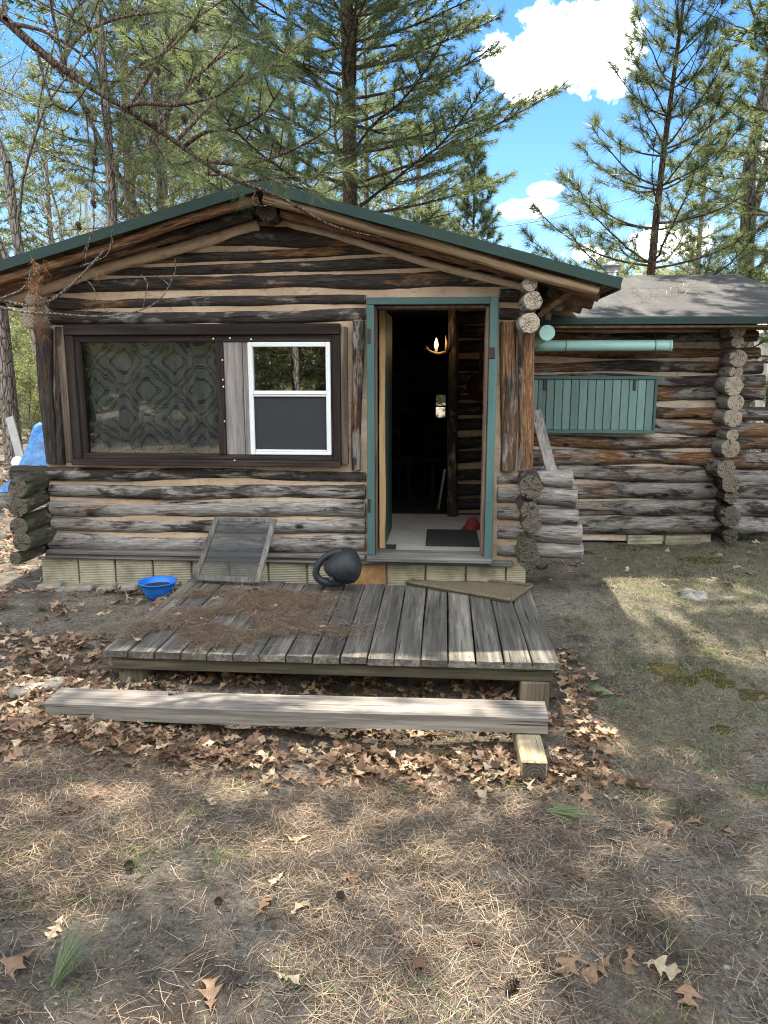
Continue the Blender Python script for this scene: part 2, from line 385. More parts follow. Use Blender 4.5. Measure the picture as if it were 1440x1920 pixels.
def mk_block():
    m = Mat('tile_block'); c0 = m.coord(); sx = m.n('ShaderNodeSeparateXYZ'); m.put(sx.inputs[0], c0)
    rib = m.math('SINE', m.math('MULTIPLY', sx.outputs[2], 520.0))
    n = m.noise(c0, 5, 6, .65); n2 = m.noise(c0, 30, 5, .6)
    col = m.ramp(m.island(), [(0, (.29, .265, .19)), (.4, (.37, .335, .23)), (.8, (.33, .30, .21)), (1, (.38, .33, .21))])
    c = m.mix(m.rng(n, .45, .68, 0, .85), col, (.13, .115, .085)); c = m.mix(m.rng(n2, .6, .75, 0, .6), c, (.07, .06, .05))
    m.bsdf(c, .7, m.bump(m.math('ADD', rib, m.math('MULTIPLY', n2, .6)), .5, .003), .3); M['tile_block'] = m.m
mk_block()
simple('orange_block', (.29, .165, .07), .7, .35, 14)
simple('mortar', (.22, .20, .17), .95, .3, 12, .5)
simple('vinyl', (.62, .64, .66), .45, .05, 4)
simple('black_plastic', (.014, .017, .020), .58, .55, 16, .12, .4)
simple('blue_plastic', (.012, .14, .52), .45, .12, 7, .05, .4)
simple('galv', (.42, .44, .46), .38, .2, 12, .1, .5, .85)
simple('hardware', (.05, .04, .035), .5, .3, 20, .2, .5, .6)
simple('tarp_blue', (.06, .18, .40), .45, .45, 14, .4)
simple('white_board', (.30, .31, .29), .7, .15, 9)
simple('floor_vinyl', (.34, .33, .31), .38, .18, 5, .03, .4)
simple('mat_dark', (.022, .022, .025), .95, .5, 40, .5)
simple('black_sheet', (.01, .011, .013), .6, .4, 6, .2)
simple('red_cloth', (.16, .02, .024), .8, .3, 10)
simple('white_paint', (.72, .72, .70), .4, .06, 5, .02)
simple('tyre', (.02, .02, .02), .9, .2, 10)
simple('antler', (.30, .19, .10), .6, .3, 12)
simple('copper', (.07, .035, .022), .35, .3, 8, .05, .5, .8)
simple('stone', (.20, .195, .18), .9, .3, 14, .6)
simple('lamp_metal', (.08, .05, .03), .4, .2, 9, .05, .5, .7)
simple('in_ceiling', (.05, .04, .033), .9, .3, 6)
def mk_doormat():
    m = Mat('doormat'); n = m.noise(m.coord(), 120, 3, .6); n1 = m.noise(m.coord(), 5, 4, .6)
    c = m.mix(m.rng(n, .3, .7), (.07, .055, .036), (.20, .165, .115)); c = m.mix(m.rng(n1, .4, .7, 0, .5), c, (.11, .10, .065))
    m.bsdf(c, .97, m.bump(n, .8, .008), .05); M['doormat'] = m.m
mk_doormat()
def mk_glass(name, ior=1.5, tint=.92, rough=0.0, boost=1.0):
    m = Mat(name); fr = m.n('ShaderNodeFresnel'); fr.inputs[0].default_value = ior
    n = m.noise(m.coord(), 2.2, 2); bp = m.bump(n, .02, .05); m.put(fr.inputs['Normal'], bp)
    g = m.n('ShaderNodeBsdfGlossy'); g.inputs['Roughness'].default_value = rough; g.inputs['Color'].default_value = (.95, .97, .96, 1); m.put(g.inputs['Normal'], bp)
    t = m.n('ShaderNodeBsdfTransparent'); t.inputs['Color'].default_value = (tint, tint, tint, 1)
    mx = m.n('ShaderNodeMixShader'); m.put(mx.inputs[0], m.math('MULTIPLY', fr.outputs[0], boost, True)); m.put(mx.inputs[1], t.outputs[0]); m.put(mx.inputs[2], g.outputs[0])
    m.put(m.out.inputs[0], mx.outputs[0]); M[name] = m.m
mk_glass('glass', 1.6, .95, 0.0, 1.9)
mk_glass('glass_small', 1.7, .7, .01, 3.0)
def mk_screen(name, col, a):
    m = Mat(name); d = m.n('ShaderNodeBsdfDiffuse'); d.inputs[0].default_value = (*col, 1)
    t = m.n('ShaderNodeBsdfTransparent'); mx = m.n('ShaderNodeMixShader'); mx.inputs[0].default_value = a
    m.put(mx.inputs[1], t.outputs[0]); m.put(mx.inputs[2], d.outputs[0]); m.put(m.out.inputs[0], mx.outputs[0]); M[name] = m.m
mk_screen('insect_mesh', (.08, .085, .09), .52)
mk_screen('window_mesh', (.05, .053, .058), .7)
def mk_curtain():
    m = Mat('curtain'); sx = m.n('ShaderNodeSeparateXYZ'); m.put(sx.inputs[0], m.n('ShaderNodeTexCoord').outputs['Object'])
    dn_ = m.noise(m.coord(), 4.0, 3); dn2 = m.noise(m.coord(scale=(9, 1, .6)), 2.0, 3)
    x = m.math('MULTIPLY', m.math('ADD', sx.outputs[0], m.math('ADD', m.math('MULTIPLY', m.math('SUBTRACT', dn2, .5), .10), m.math('MULTIPLY', m.math('SUBTRACT', dn_, .5), .02))), 2 * math.pi / .36); z = m.math('MULTIPLY', m.math('ADD', sx.outputs[2], m.math('MULTIPLY', m.math('SUBTRACT', dn_, .5), .02)), 2 * math.pi / .38)
    f = m.math('ADD', m.math('COSINE', x), m.math('COSINE', z))
    f = m.math('ADD', f, m.math('MULTIPLY', m.math('COSINE', m.math('MULTIPLY', x, 3.0)), .16)); f = m.math('ADD', f, m.math('MULTIPLY', m.math('COSINE', m.math('MULTIPLY', z, 3.0)), .16))
    f = m.math('ABSOLUTE', f); line = None
    for c in (.22, .42, 1.25, 1.4):
        l = m.math('LESS_THAN', m.math('ABSOLUTE', m.math('SUBTRACT', f, c)), .05)
        line = l if line is None else m.math('MAXIMUM', line, l)
    c = m.mix(line, (.33, .365, .40), (.06, .067, .076))
    m.bsdf(c, .9, None, .1); M['curtain'] = m.m
mk_curtain()
def mk_bark(name, a, b, c_, sc=1.0):
    m = Mat(name); v = m.coord(scale=(9 * sc, 9 * sc, 2.2 * sc)); vo = m.n('ShaderNodeTexVoronoi', feature='DISTANCE_TO_EDGE'); m.put(vo.inputs['Vector'], v); vo.inputs['Scale'].default_value = 2.2
    n = m.noise(v, 2.5, 6, .65); n2 = m.noise(m.coord(), 3, 4)
    cc = m.ramp(n, [(.25, a), (.5, b), (.75, c_)]); cc = m.mix(m.rng(vo.outputs[0], 0, .09), tuple(x * .4 for x in a), cc)
    m.bsdf(cc, .92, m.bump(m.math('ADD', m.rng(vo.outputs[0], 0, .15), m.math('MULTIPLY', n, .5)), .8, .02), .15); M[name] = m.m
mk_bark('bark_pine', (.075, .06, .052), (.19, .155, .138), (.33, .28, .25))
mk_bark('bark_grey', (.09, .08, .068), (.21, .19, .165), (.36, .33, .29))
mk_bark('bark_branch', (.045, .032, .026), (.11, .078, .062), (.21, .155, .125), 2.5)
mk_bark('bark_pale', (.16, .15, .13), (.34, .32, .28), (.50, .48, .43))
mk_bark('dead_twig', (.10, .085, .07), (.20, .175, .15), (.32, .29, .26), 3)
def mk_needle(name, stops, trans=.4, tcol=(.20, .30, .05), rough=.42, spec=.45):
    m = Mat(name); c = m.ramp(m.island(), stops)
    oi = m.n('ShaderNodeObjectInfo').outputs['Random']
    hs = m.n('ShaderNodeHueSaturation'); m.put(hs.inputs['Value'], m.rng(oi, 0, 1, .8, 1.25)); m.put(hs.inputs['Color'], c); c = hs.outputs[0]
    b = m.n('ShaderNodeBsdfPrincipled'); m.put(b.inputs['Base Color'], c); b.inputs['Roughness'].default_value = rough; b.inputs['Specular IOR Level'].default_value = spec
    t = m.n('ShaderNodeBsdfTranslucent'); m.put(t.inputs[0], m.mix(.6, c, tcol))
    mx = m.n('ShaderNodeMixShader'); mx.inputs[0].default_value = trans; m.put(mx.inputs[1], b.outputs[0]); m.put(mx.inputs[2], t.outputs[0]); m.put(m.out.inputs[0], mx.outputs[0]); M[name] = m.m
mk_needle('needle_red', [(0, (.026, .040, .027)), (.5, (.052, .078, .046)), (1, (.11, .14, .07))], .45, (.26, .33, .09))
mk_needle('needle_white', [(0, (.036, .055, .036)), (.5, (.080, .108, .060)), (1, (.155, .18, .095))], .52, (.30, .38, .14))
mk_needle('needle_far', [(0, (.06, .08, .04)), (.5, (.115, .14, .068)), (1, (.20, .21, .105))], .58, (.38, .42, .15))
mk_needle('needle_dead', [(0, (.10, .045, .02)), (.5, (.20, .10, .05)), (1, (.34, .21, .11))], .3, (.4, .2, .08), .6, .2)
mk_needle('needle_litter', [(0, (.05, .033, .024)), (.4, (.14, .092, .062)), (.75, (.25, .185, .125)), (1, (.43, .36, .26))], .15, (.4, .25, .1), .5, .3)
mk_needle('fallen_green', [(0, (.10, .15, .075)), (.5, (.20, .26, .13)), (1, (.38, .43, .26))], .25, (.3, .4, .1), .4, .4)
mk_needle('grass', [(0, (.06, .075, .03)), (.3, (.13, .135, .075)), (.6, (.24, .225, .15)), (1, (.42, .39, .29))], .35, (.35, .38, .12), .5, .3)
mk_needle('grass_green', [(0, (.05, .11, .025)), (.5, (.10, .19, .045)), (1, (.22, .30, .09))], .4, (.3, .45, .08), .5, .3)
def mk_leaf(name, stops):
    m = Mat(name); c = m.ramp(m.island(), stops); n = m.noise(m.coord(), 60, 4, .6)
    c = m.mix(m.rng(n, .35, .7, 0, .45), c, (.10, .05, .025))
    b = m.n('ShaderNodeBsdfPrincipled'); m.put(b.inputs['Base Color'], c); b.inputs['Roughness'].default_value = .55; b.inputs['Specular IOR Level'].default_value = .35
    t = m.n('ShaderNodeBsdfTranslucent'); m.put(t.inputs[0], c)
    mx = m.n('ShaderNodeMixShader'); mx.inputs[0].default_value = .2; m.put(mx.inputs[1], b.outputs[0]); m.put(mx.inputs[2], t.outputs[0]); m.put(m.out.inputs[0], mx.outputs[0]); M[name] = m.m
mk_leaf('oak_leaf', [(0, (.07, .040, .028)), (.3, (.17, .10, .06)), (.6, (.29, .185, .115)), (.85, (.43, .315, .21)), (1, (.58, .46, .32))])
mk_leaf('pale_leaf', [(0, (.42, .33, .20)), (1, (.56, .47, .32))])
simple('cone', (.055, .038, .028), .7, .4, 30, .2)
def mk_soil():
    m = Mat('soil'); v = m.coord(); n1 = m.noise(v, .9, 6, .6); n2 = m.noise(v, 5, 7, .65); n3 = m.noise(v, 60, 6, .7); n4 = m.noise(v, 240, 3, .6)
    n5 = m.noise(v, 26, 6, .7); n6 = m.noise(v, 420, 2, .6)
    sand = m.mix(m.rng(n3, .32, .68), (.19, .165, .135), (.46, .415, .35)); hum = m.mix(m.rng(n3, .3, .7), (.035, .031, .028), (.17, .15, .128)); duff = m.mix(m.rng(n3, .3, .7), (.07, .052, .037), (.26, .20, .145))
    c = m.mix(m.rng(n2, .40, .60), hum, duff)
    c = m.mix(m.rng(m.math('ADD', m.math('ADD', m.math('MULTIPLY', n1, .5), m.math('MULTIPLY', n2, .4)), m.math('MULTIPLY', n5, .22)), .47, .58), c, sand)
    c = m.mix(m.rng(n5, .50, .66, 0, .7), c, (.055, .047, .040))
    c = m.mix(m.rng(n4, .52, .70, 0, .7), c, (.045, .039, .034)); c = m.mix(m.rng(n4, .18, .38, .55, 0), c, (.46, .42, .36)); c = m.mix(m.rng(n6, .3, .7, .4, 0), c, (.03, .027, .024))
    h = m.math('ADD', m.math('MULTIPLY', n3, .8), m.math('MULTIPLY', n4, .35))
    m.bsdf(c, .95, m.bump(h, 1.0, .03), .1); M['soil'] = m.m
mk_soil()
def mk_moss():
    m = Mat('moss'); v = m.coord(); n = m.noise(v, 9, 5); n2 = m.noise(v, 140, 4, .7)
    c = m.ramp(n, [(.3, (.05, .042, .018)), (.5, (.075, .075, .024)), (.7, (.10, .065, .035))]); m.bsdf(c, 1.0, m.bump(n2, 1.0, .02), .05); M['moss'] = m.m
mk_moss()
def mk_emit(name, col, s):
    m = Mat(name); e = m.n('ShaderNodeEmission'); e.inputs[0].default_value = (*col, 1); e.inputs[1].default_value = s; m.put(m.out.inputs[0], e.outputs[0]); M[name] = m.m
mk_emit('bulb_glow', (1.0, .62, .22), 3.0)

# ------------------------------------------------------------ ground
def gz(x, y):
    x = np.asarray(x, float); y = np.asarray(y, float)
    s = sstep(5.1, 3.25, y) * (.42 + .58 * sstep(-2.4, -.2, x)) * (1 - .25 * sstep(2.5, 6, np.abs(x)))
    near = sstep(.9, 0, np.abs(y - 5.0) / 1.2) * sstep(3.2, 2.4, np.abs(x + 1))
    n = (fbm(x, y, 1.1, 3) - .47) * .10 * (1 - .6 * near) + (fbm(x, y, 7, 9) - .47) * .022
    far = sstep(12, 40, np.hypot(x, y)) * (fbm(x, y, .07, 12) - .45) * 2.2
    return -.24 * s + n - .01 + far - .03 * sstep(1.5, 0.8, np.abs(x + 3.1))
gx = np.unique(np.concatenate([np.linspace(-400, -30, 24), np.linspace(-30, -6, 40), np.linspace(-6, -3, 40), np.linspace(-3, 3, 170), np.linspace(3, 6, 45), np.linspace(6, 30, 40), np.linspace(30, 400, 24)]))
gy = np.unique(np.concatenate([np.linspace(-300, -20, 16), np.linspace(-20, .6, 24), np.linspace(.6, 5.2, 170), np.linspace(5.2, 9, 60), np.linspace(9, 40, 60), np.linspace(40, 400, 24)]))
GX, GY = np.meshgrid(gx, gy)
b = MB(); V = np.stack([GX, GY, gz(GX, GY)], -1); b.grid(V)
tag(b.build('ground', M['soil']), kind='structure')

# ------------------------------------------------------------ logs
rng = np.random.default_rng(11)
def log(p0, p1, r0, r1=None, color=(0, 0, 0), root=None, name='log', mats=None, end=(.5, .3), knots=True, rough=1.0):
    p0 = np.asarray(p0, float); p1 = np.asarray(p1, float); r1 = r0 if r1 is None else r1
    d = p1 - p0; L = np.linalg.norm(d); n = max(9, int(L / .03)); k = 24
    x = np.linspace(-L / 2, L / 2, n); u = np.linspace(0, 1, n); s = rng.random() * 100
    th = np.arange(k) * 2 * math.pi / k
    wob = .16 * r0 * rough; cy = wob * np.sin(x * 2.1 + s) + wob * .7 * np.sin(x * 4.7 + s * 2); cz = wob * np.sin(x * 2.6 + s * 3) + wob * .5 * np.sin(x * 5.9 + s)
    rad = (r0 + (r1 - r0) * u)[:, None] * (1 + rough * (  .09 * (fbm(x[:, None] * 1.0 + s * 3, np.cos(th)[None, :] * 2 + np.sin(th)[None, :] * 3 + 7, 16, 5) - .47) + .24 * (fbm(x[:, None] + s, th[None, :] * 0 + np.cos(th)[None, :] * 1.5 + np.sin(th)[None, :] * .7 + 5, 3.2, 1) - .47) + .07 * (fbm(x[:, None] * .8 + s, np.sin(th)[None, :] * 2.2 + 9, 11, 4) - .47)))
    if knots:
        for _ in range(int(L * 1.2)):
            kx = rng.uniform(-L / 2, L / 2); kt = rng.uniform(0, 6.28)
            dd = ((x[:, None] - kx) / .045) ** 2 + ((np.angle(np.exp(1j * (th[None, :] - kt)))) / .4) ** 2
            rad = rad * (1 + .10 * np.exp(-dd))
    V = np.stack([np.broadcast_to(x[:, None], (n, k)), cy[:, None] + rad * np.cos(th), cz[:, None] + rad * np.sin(th)], -1)
    b = MB(); b.add(V.reshape(-1, 3), np.stack([(np.arange(n - 1)[:, None] * k + np.arange(k)), (np.arange(n - 1)[:, None] * k + (np.arange(k) + 1) % k), (np.arange(1, n)[:, None] * k + (np.arange(k) + 1) % k), (np.arange(1, n)[:, None] * k + np.arange(k))], -1).reshape(-1, 4), 0)
    for e, sg in ((0, -1), (n - 1, 1)):
        ring = V[e]; c = ring.mean(0); rings = []
        for q, dx in ((.93, .006), (.6, .007), (.25, .006)):
            rr = c + (ring - c) * q; rr[:, 0] += sg * (dx + .004 * (rng.random(k) - .5) * rough); rings.append(rr)
        tip = c + np.array([sg * .006, 0, 0])
        vv = np.concatenate([ring] + rings + [tip[None]])
        fq = []
        for a in range(3):
            for j in range(k): 
                r_ = [a * k + j, a * k + (j + 1) % k, (a + 1) * k + (j + 1) % k, (a + 1) * k + j]; fq.append(r_ if sg > 0 else r_[::-1])
        ft = [[3 * k + j, 3 * k + (j + 1) % k, 4 * k] if sg > 0 else [3 * k + (j + 1) % k, 3 * k + j, 4 * k] for j in range(k)]
        b.add(vv, fq, 1, False); b.f.append(np.asarray(ft) + b.n - len(vv)); b.mi.append(np.full(k, 1)); b.sm.append(np.full(k, False))
    ms = mats or [M['log'], M['log_end']]
    me = b.mesh(name)
    for m_ in ms: me.materials.append(m_)
    o = bpy.data.objects.new(name, me); COL.objects.link(o)
    ex = Vector(d / L); ref = Vector((0, 0, 1)) if abs(ex.z) < .9 else Vector((0, 1, 0))
    ey = ref.cross(ex).normalized(); ez = ex.cross(ey)
    Mx = Matrix((ex, ey, ez)).transposed().to_4x4(); Mx.translation = Vector((p0 + p1) / 2)
    o.matrix_basis = Mx; o.color = (color[0], color[1], color[2], 1.0)
    if root is not None: parent(o, root)
    return o

# ------------------------------------------------------------ front cabin
WY = 5.03                                   # plane of the front log wall
XL, XR = -2.68, 0.575
cabin = thing('log_cabin', 'dark weathered log cabin with gable front, open doorway and large curtained window', 'cabin', (-1.05, WY, 0))
def wall_log(xl, yl0, yl1, xr, yr0, yr1, color, ext=0, dy=0.0):
    a = P(xl, (yl0 + yl1) / 2, Y=WY); c = P(xr, (yr0 + yr1) / 2, Y=WY); s = 1442 / 5.03
    ra, rc = (yl1 - yl0) / 2 / s * 1.19, (yr1 - yr0) / 2 / s * 1.19; a[1] += ra * .42; c[1] += rc * .42
    return log(a, c, ra, rc, color, cabin)
# lower courses between corner and door (pixel rows surveyed in the wall plane)
for xl, a0, a1, xr, c0, c1, w in ((22, 873, 899, 684, 885, 902, .38), (96, 909, 931, 684, 910, 938, .46), (98, 938, 967, 684, 941, 972, .66), (100, 972, 996, 684, 975, 1003, .60), (96, 1002, 1034, 684, 1006, 1037, .68)):
    wall_log(xl, a0, a1, xr, c0, c1, (w, .04, .06))
# courses right of the door running past the corner
for xl, a0, a1, xr, c0, c1, w in ((934, 889, 908, 1072, 883, 913, .72), (934, 914, 944, 1080, 917, 954, .70), (934, 951, 974, 1082, 955, 983, .68), (934, 982, 1011, 1088, 984, 1021, .74), (934, 1016, 1043, 1091, 1022, 1049, .76)):
    wall_log(xl, a0, a1, xr, c0, c1, (w, .02, .02))
# courses over window and door, then the gable
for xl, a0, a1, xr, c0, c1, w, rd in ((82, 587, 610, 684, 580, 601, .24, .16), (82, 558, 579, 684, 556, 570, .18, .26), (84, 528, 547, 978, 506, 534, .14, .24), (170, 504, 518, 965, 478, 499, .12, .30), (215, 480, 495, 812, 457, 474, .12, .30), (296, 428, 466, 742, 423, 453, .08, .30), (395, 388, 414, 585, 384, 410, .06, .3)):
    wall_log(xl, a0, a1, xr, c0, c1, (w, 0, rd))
for x0, x1, y0, y1 in ((938, 972, 545, 566), (938, 972, 576, 596)): wall_log(x0, y0, y1, x1, y0, y1, (.2, 0, .1))
# side-wall logs: ends standing out at the two front corners
for px, py, r in ((34, 917, 19), (30, 951, 19), (40, 985, 18), (40, 1020, 18), (27, 1047, 12)):
    e = P(px, py, Y=4.70); root_ = e + np.array([.0 * 1, 3.9, .02 * rng.normal()]); log(e, root_, r / 292, r / 300, (.36, .50, 0), cabin, rough=1.5).color = (.16, .52, .05, 1)
for px, py, r, moss in ((990, 914, 21, .1), (991, 957, 17, .15), (990, 990, 18, .3), (989, 1024, 17, .65), (992, 1054, 20, .85)):
    e = P(px, py, Y=4.78); o = log(e, e + np.array([0, 2.1 - .0, 0]), r / 298, r / 300, (.15 if moss < .5 else .05, moss, .05), cabin, rough=1.9)
for px, py, r in ((993, 532, 13), (998, 564, 17), (997, 601, 18)):
    e = P(px, py, Y=4.80); log(e, e + np.array([0, 4.5, 0]), r / 298, r / 300, (.95, 0, .0), cabin)
for px, py, r in ((54, 604, 15), (52, 583, 14), (58, 560, 11)):
    e = P(px, py, Y=4.83); log(e, e + np.array([0, 4.5, 0]), r / 298, r / 300, (.75, .05, .0), cabin)
# upright half logs beside the openings
for x0, x1, xb0, xb1, y0, y1, col in ((67, 99, 81, 103, 617, 868, (.02, 0, .30)), (101, 124, 108, 126, 615, 869, (.03, 0, .04)), (659, 681, 662, 679, 602, 880, (.42, 0, .40)), (938, 968, 934, 962, 604, 881, (.34, 0, .70)), (975, 1005, 972, 999, 624, 881, (.40, 0, .62))):
    a = P((x0 + x1) / 2, y0, Y=WY - .015); c = P((xb0 + xb1) / 2, y1, Y=WY - .015); s = 1442 / 5.03
    log(a, c, (x1 - x0) / 2 / s, (xb1 - xb0) / 2 / s, col, cabin, rough=1.3)
# chinked wall behind the logs, with the two openings and the gable slope
WX0, WX1, WZ0, WZ1 = P(148, 866, Y=WY)[0] - .03, P(628, 866, Y=WY)[0] + .03, P(400, 862, Y=WY)[2], P(400, 626, Y=WY)[2]
DX0, DX1, DZ0, DZ1 = P(702, 800, Y=WY)[0], P(915, 800, Y=WY)[0], .225, P(800, 570, Y=WY)[2]
PKX, PKZ, EAZ, EAX = -1.091, 2.55, 1.982, 1.005
pit = (PKZ - EAZ) / (EAX - PKX)
def rz(x): return PKZ - np.abs(x - PKX) * pit
b = MB()
xs = np.unique(np.round(np.concatenate([np.arange(XL, XR, .06), [XL, XR, WX0, WX1, DX0, DX1, PKX]]), 4))
zs = np.unique(np.round(np.concatenate([np.arange(.16, 2.5, .02), [WZ0, WZ1, DZ0, DZ1]]), 4))
XX, ZZ = np.meshgrid(xs, zs)
top = rz(XX) - .07
ZC = np.minimum(ZZ, top)
for yy, sg in ((WY, 1), (WY + .10, -1)):
    disp = (fbm(XX * 2, ZC * 6, 2, 20) - .47) * .03 * sg
    V = np.stack([XX, yy - disp, ZC], -1)
    n, m_ = XX.shape; fs = []
    for i in range(n - 1):
        for j in range(m_ - 1):
            cx_ = (xs[j] + xs[j + 1]) / 2; cz_ = (zs[i] + zs[i + 1]) / 2
            if WX0 < cx_ < WX1 and WZ0 < cz_ < WZ1 or DX0 < cx_ < DX1 and cz_ < DZ1: continue
            if min(top[i, j], top[i, j + 1]) < zs[i] - .0 and ZC[i + 1, j] - ZC[i, j] < 1e-6 and ZC[i + 1, j + 1] - ZC[i, j + 1] < 1e-6: continue
            q = [i * m_ + j, i * m_ + j + 1, (i + 1) * m_ + j + 1, (i + 1) * m_ + j]; fs.append(q if sg > 0 else q[::-1])
    b.add(V.reshape(-1, 3), fs, 0, True)
b.build('chinking', M['chink_tan'], cabin)
# side and rear walls (dark inside)
for x0, x1, y1 in ((XL, XL + .10, 9.3), (XR - .10, XR, 6.58)):
    b = MB(); b.box((x0, WY + .11, .16), (x1, y1, 1.98)); b.build('side_wall', M['chink_tan'], cabin)
# sill boards and block footing
b = MB(); z1 = P(300, 1033, Y=WY - .03)[2]; z0 = P(300, 1049, Y=WY - .03)[2]; zm = P(300, 1040, Y=WY - .03)[2]
b.box((P(97, 1040, Y=WY)[0], WY - .075, zm + .001), (P(686, 1040, Y=WY)[0], WY + .02, z1), 0, .004)
b.box((P(92, 1040, Y=WY)[0], WY - .055, z0), (P(960, 1060, Y=WY)[0], WY + .02, zm), 0, .004)
b.build('sill_board', M['grey_x'], cabin)
foot = MB(); x = P(82, 1070, Y=WY)[0]; k = 0
while x < P(985, 1070, Y=WY)[0]:
    w_ = min(.262 + .012 * rng.random(), P(985, 1070, Y=WY)[0] - x + .012)
    if w_ < .05: break
    if k == 8: pass
    foot.box((x, WY - .03 + .006 * rng.random(), -.10), (x + w_ - .012, WY + .12, z0 - .004), 1 if k == 8 else 0, .006); x += w_; k += 1
foot.box((XL - .03, WY - .005, -.12), (XR - .06, WY + .09, z0 - .006), 2)
foot.build('foundation', [M['tile_block'], M['orange_block'], M['mortar']], cabin)
b = MB()
for p in ((95, 1098, .09), (110, 1104, .07), (150, 1102, .10), (200, 1103, .06), (240, 1101, .08)):
    q = P(p[0], p[1], Y=WY - .06); b.obox(q, (p[2], 0, .01), (0, .05, 0), (0, .005, .022), 0, .012)
b.build('mortar_skirt', M['mortar'], cabin)

# roof: two planes, green edge, purlins and pole rafters under the overhang
RY0, RY1 = 4.72, 9.6
roof = MB()
def slope(b, sgn, y0, y1, t0, t1, x_in=0.0, x_out=2.096, mi=0):
    a = np.array([PKX + sgn * x_in, 0, PKZ - x_in * pit]); c = np.array([PKX + sgn * x_out, 0, PKZ - x_out * pit])
    nrm = np.array([sgn * pit, 0, 1]) / math.hypot(pit, 1)
    v = [];
    for y in (y0, y1):
        for p in (a, c):
            for t in (t0, t1): v.append(p + nrm * t + np.array([0, y, 0]))
    f = [(0, 1, 3, 2), (4, 6, 7, 5), (0, 4, 5, 1), (2, 3, 7, 6), (1, 5, 7, 3), (0, 2, 6, 4)]
    if sgn < 0: f = [q[::-1] for q in f]
    b.add(v, f, mi, False)
for sg in (-1, 1): slope(roof, sg, RY0 + .012, RY1, -.015, .012)
ro = roof.build('roof', M['shingle'], cabin)
b = MB()
for sg in (-1, 1): slope(b, sg, RY0 - .012, RY0 + .010, -.046, .014, 0.0, 2.12)
b.box((EAX + .005, RY0 + .012, EAZ - .055), (EAX + .024, RY1, EAZ + .008)); b.box((2 * PKX - EAX - .024, RY0 + .012, EAZ - .055), (2 * PKX - EAX - .005, RY1, EAZ + .008))
b.build('fascia', M['fascia_paint'], cabin)
b = MB()
for i in range(22):
    for sg in (-1, 1):
        x0 = .02 + i * .095
        slope(b, sg, RY0 + .03, 5.9, -.036 - .003 * (i % 2), -.017, x0, x0 + .09)
b.build('soffit_boards', M['soffit_wood'], cabin)
def rake_pole(sg, x_in, x_out, drop, y, r, mat=None, col=None):
    a = np.array([PKX + sg * x_in, y, PKZ - x_in * pit - drop]); c = np.array([PKX + sg * x_out, y, PKZ - x_out * pit - drop])
    log(a, c, r * 1.05, r * .95, (0, 0, 0) if col is None else col, cabin, 'rake_pole', mat, rough=1.5)
pw = [M['pole_wood'], M['log_end']]
rake_pole(1, .02, 2.0, .078, 4.775, .030, pw); rake_pole(-1, .02, 2.2, .080, 4.775, .030, [M['log'], M['log_end']], (.35, 0, .75))
rake_pole(-1, .10, 2.05, .110, 4.89, .028, None, (.2, 0, .5)); rake_pole(1, .10, 2.02, .105, 4.89, .026, None, (.25, 0, .6))
ck_ = [M['chink_tan'], M['chink_tan']]; rake_pole(1, .12, 1.66, .150, 5.005, .024, ck_); rake_pole(-1, .08, 1.75, .165, 4.995, .034, ck_)
for k, y in enumerate((5.35, 5.75, 6.15)):
    for sg in (1,): rake_pole(sg, 1.45, 2.07, .085, y, .04, [M['soffit_wood'], M['log_end']])
e = P(493, 394, Y=4.84); log(e, e + np.array([0, 4.3, 0]), .062, .06, (.02, 0, .75), cabin, 'ridge_log', rough=2.2)
for px, py in ((1035, 548), (1048, 575)):
    e = P(px, py, Y=4.93); log(e, e + np.array([0, 3.2, 0]), .032, .03, (.1, 0, .4), cabin, 'purlin')
b = MB(); e = P(1022, 548, Y=4.93)
b.bar(P(1010, 592, Y=4.96), P(1075, 545, Y=4.9), .04, .03, 0, .004); b.bar(P(1012, 575, Y=5.1), P(1042, 560, Y=5.0), .05, .04, 0, .004); b.bar(P(1025, 600, Y=5.1), P(1040, 540, Y=5.05), .05, .02, 0, .004)
b.build('eave_brace', M['soffit_wood'], cabin)

# window
win = MB(); fy = WY - .055
def pbox(b, x0, y0, x1, y1, Y0, Y1, mi=0, bev=.004):
    a = P(x0, y1, Y=Y0); c = P(x1, y0, Y=Y0); b.box((a[0], Y0, a[2]), (c[0], Y1, c[2]), mi, bev)
def wbox(b, X0, Z0, X1, Z1, Y0, Y1, mi=0, bev=.004): b.box((X0, Y0, Z0), (X1, Y1, Z1), mi, bev)
wx0, wx1 = -2.465, -.655; wz0, wz1 = P(400, 868, Y=WY)[2], P(400, 623, Y=WY)[2]
window = MB()
wbox(window, wx0, wz1 - .018, wx1, wz1 + .05, fy - .01, WY + .06)             # head
wbox(window, wx0, wz0 - .012, wx1, wz0 + .026, fy - .035, WY + .06)              # sill
wbox(window, wx0, wz0 + .026, wx0 + .055, wz1 - .018, fy, WY + .06, 1); wbox(window, wx1 - .05, wz0 + .026, wx1, wz1 - .018, fy, WY + .06, 1)
